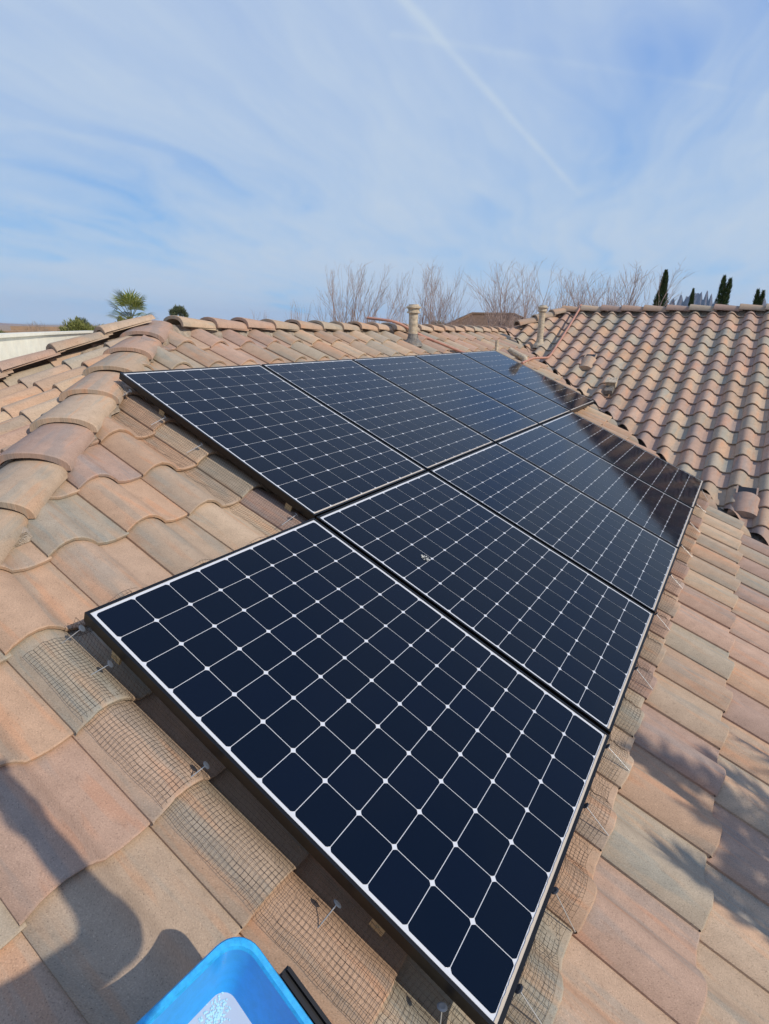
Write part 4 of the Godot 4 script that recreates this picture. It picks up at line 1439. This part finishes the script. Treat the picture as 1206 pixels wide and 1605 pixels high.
func make_plants() -> void:
	M.leaf = leaf_mat(Color(0.35, 0.45, 0.15))
	bare_tree("leafless tree behind the first vent pipe, its stems fanning out wide", Vector3(20.3, 0, -13.5), 7.5, 3.0, 201, 9, 5)
	bare_tree("upright leafless tree just beyond the first vent pipe", Vector3(23.9, 0, -11.4), 7.75, 2.1, 202, 8, 5)
	bare_tree("leafless tree rising behind the brown roofed house and second vent pipe", Vector3(25.4, 0, -8.1), 7.8, 2.6, 203, 8, 5)
	bare_tree("broad leafless tree behind the end of the cross wing ridge", Vector3(20.5, 0, -3.6), 7.0, 2.5, 204, 9, 5)
	bare_tree("leafless tree leaning towards the tallest cypress behind the cross wing", Vector3(22.7, 0, -2.7), 7.1, 2.3, 205, 9, 5)
	bare_tree("small leafless tree far off behind the low ridge", Vector3(38.3, 0, -37.0), 6.4, 1.5, 206, 7, 3)
	bare_tree("slim leafless tree beside the wide fanning one", Vector3(33.0, 0, -27.9), 6.9, 1.2, 207, 7, 3)
	bare_tree("thin leafless tree in the scrub left of the green bush", Vector3(13.6, 0, -23.6), 5.15, 0.6, 208, 6, 3, 0.6)
	cypress("tallest single spired cypress behind the cross wing ridge", Vector3(30.7, 0, -2.75), 7.9, 1.15, 301, [[0.05, 0.12, 1.0, 0.4]])
	cypress("slim distant cypress standing before the mountains", Vector3(43.9, 0, -2.55), 7.9, 0.75, 302, [[0, 0, 1.0, 0.5]])
	cypress("thick cypress with two tips behind the cross wing ridge", Vector3(31.1, 0, -0.1), 7.6, 1.0, 303, [[0.0, -0.06, 1.0, 0.75], [0.0, 0.20, 0.985, 0.75]])
	cypress("shorter cypress with two tips at the far end of the ridge", Vector3(35.2, 0, 1.3), 7.25, 0.95, 304, [[0, -0.08, 1.0, 0.82], [0, 0.17, 0.99, 0.82]])
	palm("fan palm rising behind the roof apex", Vector3(16.0, 0, -23.2), 5.32, 1.36, 401)
	shrub("yellow_green_shrub", "yellow green leafy bush at the foot of the fan palm", "bush", Vector3(15.2, 0, -22.4), Vector3(0.75, 5.45, 0.75), 2600, Color(0.12, 0.13, 0.03), Color(0.24, 0.24, 0.07), 402, 0.14, 0.05)
	shrub("round_shrub", "rounded olive green bush standing above the white flat roofed house", "bush", Vector3(12.15, 0, -20.9), Vector3(1.0, 5.28, 1.0), 6500, Color(0.11, 0.125, 0.032), Color(0.29, 0.30, 0.10), 403, 0.11, 0.035)
	shrub("low_shrub", "low green bush at the edge of the desert", "bush", Vector3(11.4, 0, -26.0), Vector3(0.6, 4.8, 0.6), 2200, Color(0.07, 0.09, 0.03), Color(0.18, 0.20, 0.08), 404, 0.11, 0.04)
	shrub("dry_brush", "dry greyish pink brush beside the round green bush", "bush", Vector3(11.9, 0, -23.4), Vector3(1.3, 5.0, 0.8), 2600, Color(0.22, 0.17, 0.13), Color(0.36, 0.29, 0.23), 405, 0.22, 0.012)
	shrub("dry_brush", "dry straw coloured brush between the round bush and the palm", "bush", Vector3(15.6, 0, -26.0), Vector3(1.6, 5.05, 0.9), 2600, Color(0.24, 0.17, 0.13), Color(0.38, 0.29, 0.24), 406, 0.22, 0.012)
	shrub("distant_tree", "small dark green tree far behind the ridge near the apex", "tree", Vector3(36.2, 0, -45.5), Vector3(0.9, 6.9, 0.9), 1500, Color(0.06, 0.08, 0.04), Color(0.15, 0.17, 0.09), 407, 0.25, 0.08)
	shrub("distant_tree", "small blue green tree far beyond the round bush", "tree", Vector3(29.0, 0, -50.0), Vector3(0.9, 5.6, 0.9), 1200, Color(0.06, 0.08, 0.06), Color(0.14, 0.17, 0.12), 408, 0.25, 0.08)
	shrub("distant_tree", "low spreading tree behind the ridge beyond the leafless trees", "tree", Vector3(36.0, 0, -17.5), Vector3(1.2, 5.6, 1.2), 1800, Color(0.07, 0.09, 0.04), Color(0.17, 0.18, 0.09), 409, 0.25, 0.08)
	var r := RandomNumberGenerator.new()
	r.seed = 88
	var sc := ["pale desert scrub bush on the sandy flat between the far houses"]
	for k in 7:
		var a := r.randf_range(0.12, 0.75)
		var d := r.randf_range(45.0, 110.0)
		var tone := r.randf_range(0.8, 1.2)
		shrub("desert_scrub", sc[0], "bush", Vector3(sin(a) * d, 0, -cos(a) * d), Vector3(r.randf_range(1.0, 2.2), r.randf_range(1.6, 3.4), 1.4), 420, Color(0.12, 0.12, 0.06) * tone, Color(0.25, 0.22, 0.14) * tone, 500 + k, 0.4, 0.12, "scrub on the desert flat")
	# the garden tree whose top shades the lower tiles
	cypress("tall cypress at the downslope eave whose top shades the tiles", Vector3(1.35, 0, 4.55), 5.45, 0.95, 601, [[0.02, 0.0, 1.0, 0.85], [-0.15, 0.0, 0.965, 0.84], [-0.42, 0.0, 0.97, 0.80], [0.28, 0.0, 0.95, 0.80], [0.55, 0.0, 0.93, 0.75]], "")

# ------------------------------------------------------------------ the photographer, out of the frame
func make_person() -> void:
	# a standing figure on the slope; joints in panel-plane coordinates (u, v, h), taken relative to the feet
	var foot := PW(-0.80, 2.16, -TILE_DROP + 0.05)
	var t := thing("person", "person in a dark jacket and jeans standing on the roof tiles beside the bucket", "person", foot)
	var J := []
	J.append([Vector3(-0.10, 0.90, -0.02), Vector3(-0.14, 0.48, -0.06), 0.088, 0.062]); J.append([Vector3(-0.14, 0.48, -0.06), Vector3(-0.16, 0.07, 0.0), 0.060, 0.042])
	J.append([Vector3(0.10, 0.90, -0.02), Vector3(0.13, 0.48, -0.06), 0.088, 0.062]); J.append([Vector3(0.13, 0.48, -0.06), Vector3(0.15, 0.07, 0.0), 0.060, 0.042])
	J.append([Vector3(-0.16, 0.03, 0.03), Vector3(-0.16, 0.08, -0.14), 0.045, 0.038]); J.append([Vector3(0.15, 0.03, 0.03), Vector3(0.16, 0.08, -0.14), 0.045, 0.038])
	J.append([Vector3(-0.04, 0.93, -0.01), Vector3(-0.04, 1.18, -0.01), 0.120, 0.125]); J.append([Vector3(0.05, 0.93, -0.01), Vector3(0.05, 1.18, -0.01), 0.120, 0.125])
	J.append([Vector3(0, 1.16, -0.01), Vector3(0, 1.34, -0.01), 0.145, 0.120])
	J.append([Vector3(-0.15, 1.40, 0.0), Vector3(0.15, 1.40, 0.0), 0.072, 0.072])
	J.append([Vector3(0, 1.42, 0.0), Vector3(0, 1.53, -0.01), 0.055, 0.052])
	J.append([Vector3(0, 1.60, -0.02), Vector3(0, 1.67, -0.02), 0.088, 0.095])
	var sl := Vector3(-0.19, 1.39, 0.0)
	var sr := Vector3(0.20, 1.39, 0.0)
	var elR := PW(-0.42, 1.70, 1.33) - foot
	var haR := PW(-0.425, 1.50, 1.60) - foot
	var elL := PW(-1.10, 1.52, 1.10) - foot
	var haL := PW(-0.98, 1.34, 1.34) - foot
	J.append([sr, elR, 0.060, 0.048]); J.append([elR, haR, 0.046, 0.034])
	J.append([sl, elL, 0.060, 0.048]); J.append([elL, haL, 0.046, 0.034])
	for h in [haR, haL]:
		J.append([h, h + pdir(0.0, -0.06, 0.05), 0.034, 0.038])
	obj("body", nets(J, 0.026), mat(Color(0.17, 0.19, 0.24), 0.9), t)
	for h in [haR, haL]:
		for k in 5:
			var fg := Geo.new()
			var l := [0.045, 0.065, 0.07, 0.065, 0.05][k] as float
			var a: Vector3 = h + pdir(-0.034 + 0.017 * k, -0.075, 0.06)
			var b := a + pdir(-0.003, -l * 0.55, l * 0.3)
			fg.tube(PackedVector3Array([a, b, b + pdir(0.0, -l * 0.25, -l * 0.35)]), PackedFloat32Array([0.0095, 0.0085, 0.0065]), 7)
			obj("finger", fg.mesh(), mat(Color(0.62, 0.44, 0.35), 0.6), t)
	var hg := Geo.new()
	hg.lathe(Transform3D(Basis.IDENTITY, Vector3(0, 1.655, -0.015)), [[0.0, 0.125], [0.055, 0.112], [0.092, 0.07], [0.106, 0.02], [0.104, -0.02], [0.09, -0.03]], 18)
	obj("hair", hg.mesh(), mat(Color(0.12, 0.08, 0.06), 0.8), t)

func nets(J: Array, cell: float) -> ArrayMesh:
	var lo := Vector3.ONE * 99.0
	var hi := -lo
	for j in J:
		for p in [[j[0], j[2]], [j[1], j[3]]]:
			lo = lo.min(p[0] - Vector3.ONE * (p[1] + cell * 3)); hi = hi.max(p[0] + Vector3.ONE * (p[1] + cell * 3))
	var nx := int((hi.x - lo.x) / cell) + 2
	var ny := int((hi.y - lo.y) / cell) + 2
	var nz := int((hi.z - lo.z) / cell) + 2
	var F := PackedFloat32Array()
	F.resize(nx * ny * nz)
	F.fill(9.0)
	for j in J:
		var a: Vector3 = j[0]
		var b: Vector3 = j[1]
		var m: float = maxf(j[2], j[3]) + cell * 3.0
		var p0 := ((a.min(b) - Vector3.ONE * m - lo) / cell).floor()
		var p1 := ((a.max(b) + Vector3.ONE * m - lo) / cell).ceil()
		var ab := b - a
		var l2 := maxf(ab.length_squared(), 1e-6)
		for z in range(maxi(int(p0.z), 0), mini(int(p1.z) + 1, nz)):
			for y in range(maxi(int(p0.y), 0), mini(int(p1.y) + 1, ny)):
				for x in range(maxi(int(p0.x), 0), mini(int(p1.x) + 1, nx)):
					var p := lo + Vector3(x, y, z) * cell
					var s := clampf((p - a).dot(ab) / l2, 0.0, 1.0)
					var d: float = (p - a - ab * s).length() - lerpf(j[2], j[3], s)
					var i := x + nx * (y + ny * z)
					var o := F[i]
					var h := maxf(0.05 - absf(o - d), 0.0) / 0.05
					F[i] = minf(o, d) - h * h * 0.05 * 0.25
	var vid := {}
	var V := []
	var g := Geo.new()
	for z in nz - 1:
		for y in ny - 1:
			for x in nx - 1:
				var s := Vector3.ZERO
				var c := 0
				var base := x + nx * (y + ny * z)
				var f := [F[base], F[base + 1], F[base + nx], F[base + nx + 1], F[base + nx * ny], F[base + nx * ny + 1], F[base + nx * ny + nx], F[base + nx * ny + nx + 1]]
				for e in [[0, 1], [2, 3], [4, 5], [6, 7], [0, 2], [1, 3], [4, 6], [5, 7], [0, 4], [1, 5], [2, 6], [3, 7]]:
					var fa: float = f[e[0]]
					var fb: float = f[e[1]]
					if (fa < 0.0) != (fb < 0.0):
						var k := fa / (fa - fb)
						s += Vector3(e[0] & 1, (e[0] >> 1) & 1, e[0] >> 2).lerp(Vector3(e[1] & 1, (e[1] >> 1) & 1, e[1] >> 2), k)
						c += 1
				if c > 0:
					vid[base] = V.size()
					V.append(lo + (Vector3(x, y, z) + s / c) * cell)
	for base in vid:
		var x: int = base % nx
		var y: int = (base / nx) % ny
		var z: int = base / (nx * ny)
		for ax in 3:
			var st: int = [1, nx, nx * ny][ax]
			var s1: int = [nx, nx * ny, 1][ax]
			var s2: int = [nx * ny, 1, nx][ax]
			if (F[base] < 0.0) == (F[base + st] < 0.0): continue
			if not (vid.has(base - s1) and vid.has(base - s2) and vid.has(base - s1 - s2)): continue
			var out := Vector3(1 if ax == 0 else 0, 1 if ax == 1 else 0, 1 if ax == 2 else 0) * (1.0 if F[base] < 0.0 else -1.0)
			g.quad(V[vid[base]], V[vid[base - s1]], V[vid[base - s1 - s2]], V[vid[base - s2]], out)
	return smooth_mesh(g, 80.0)
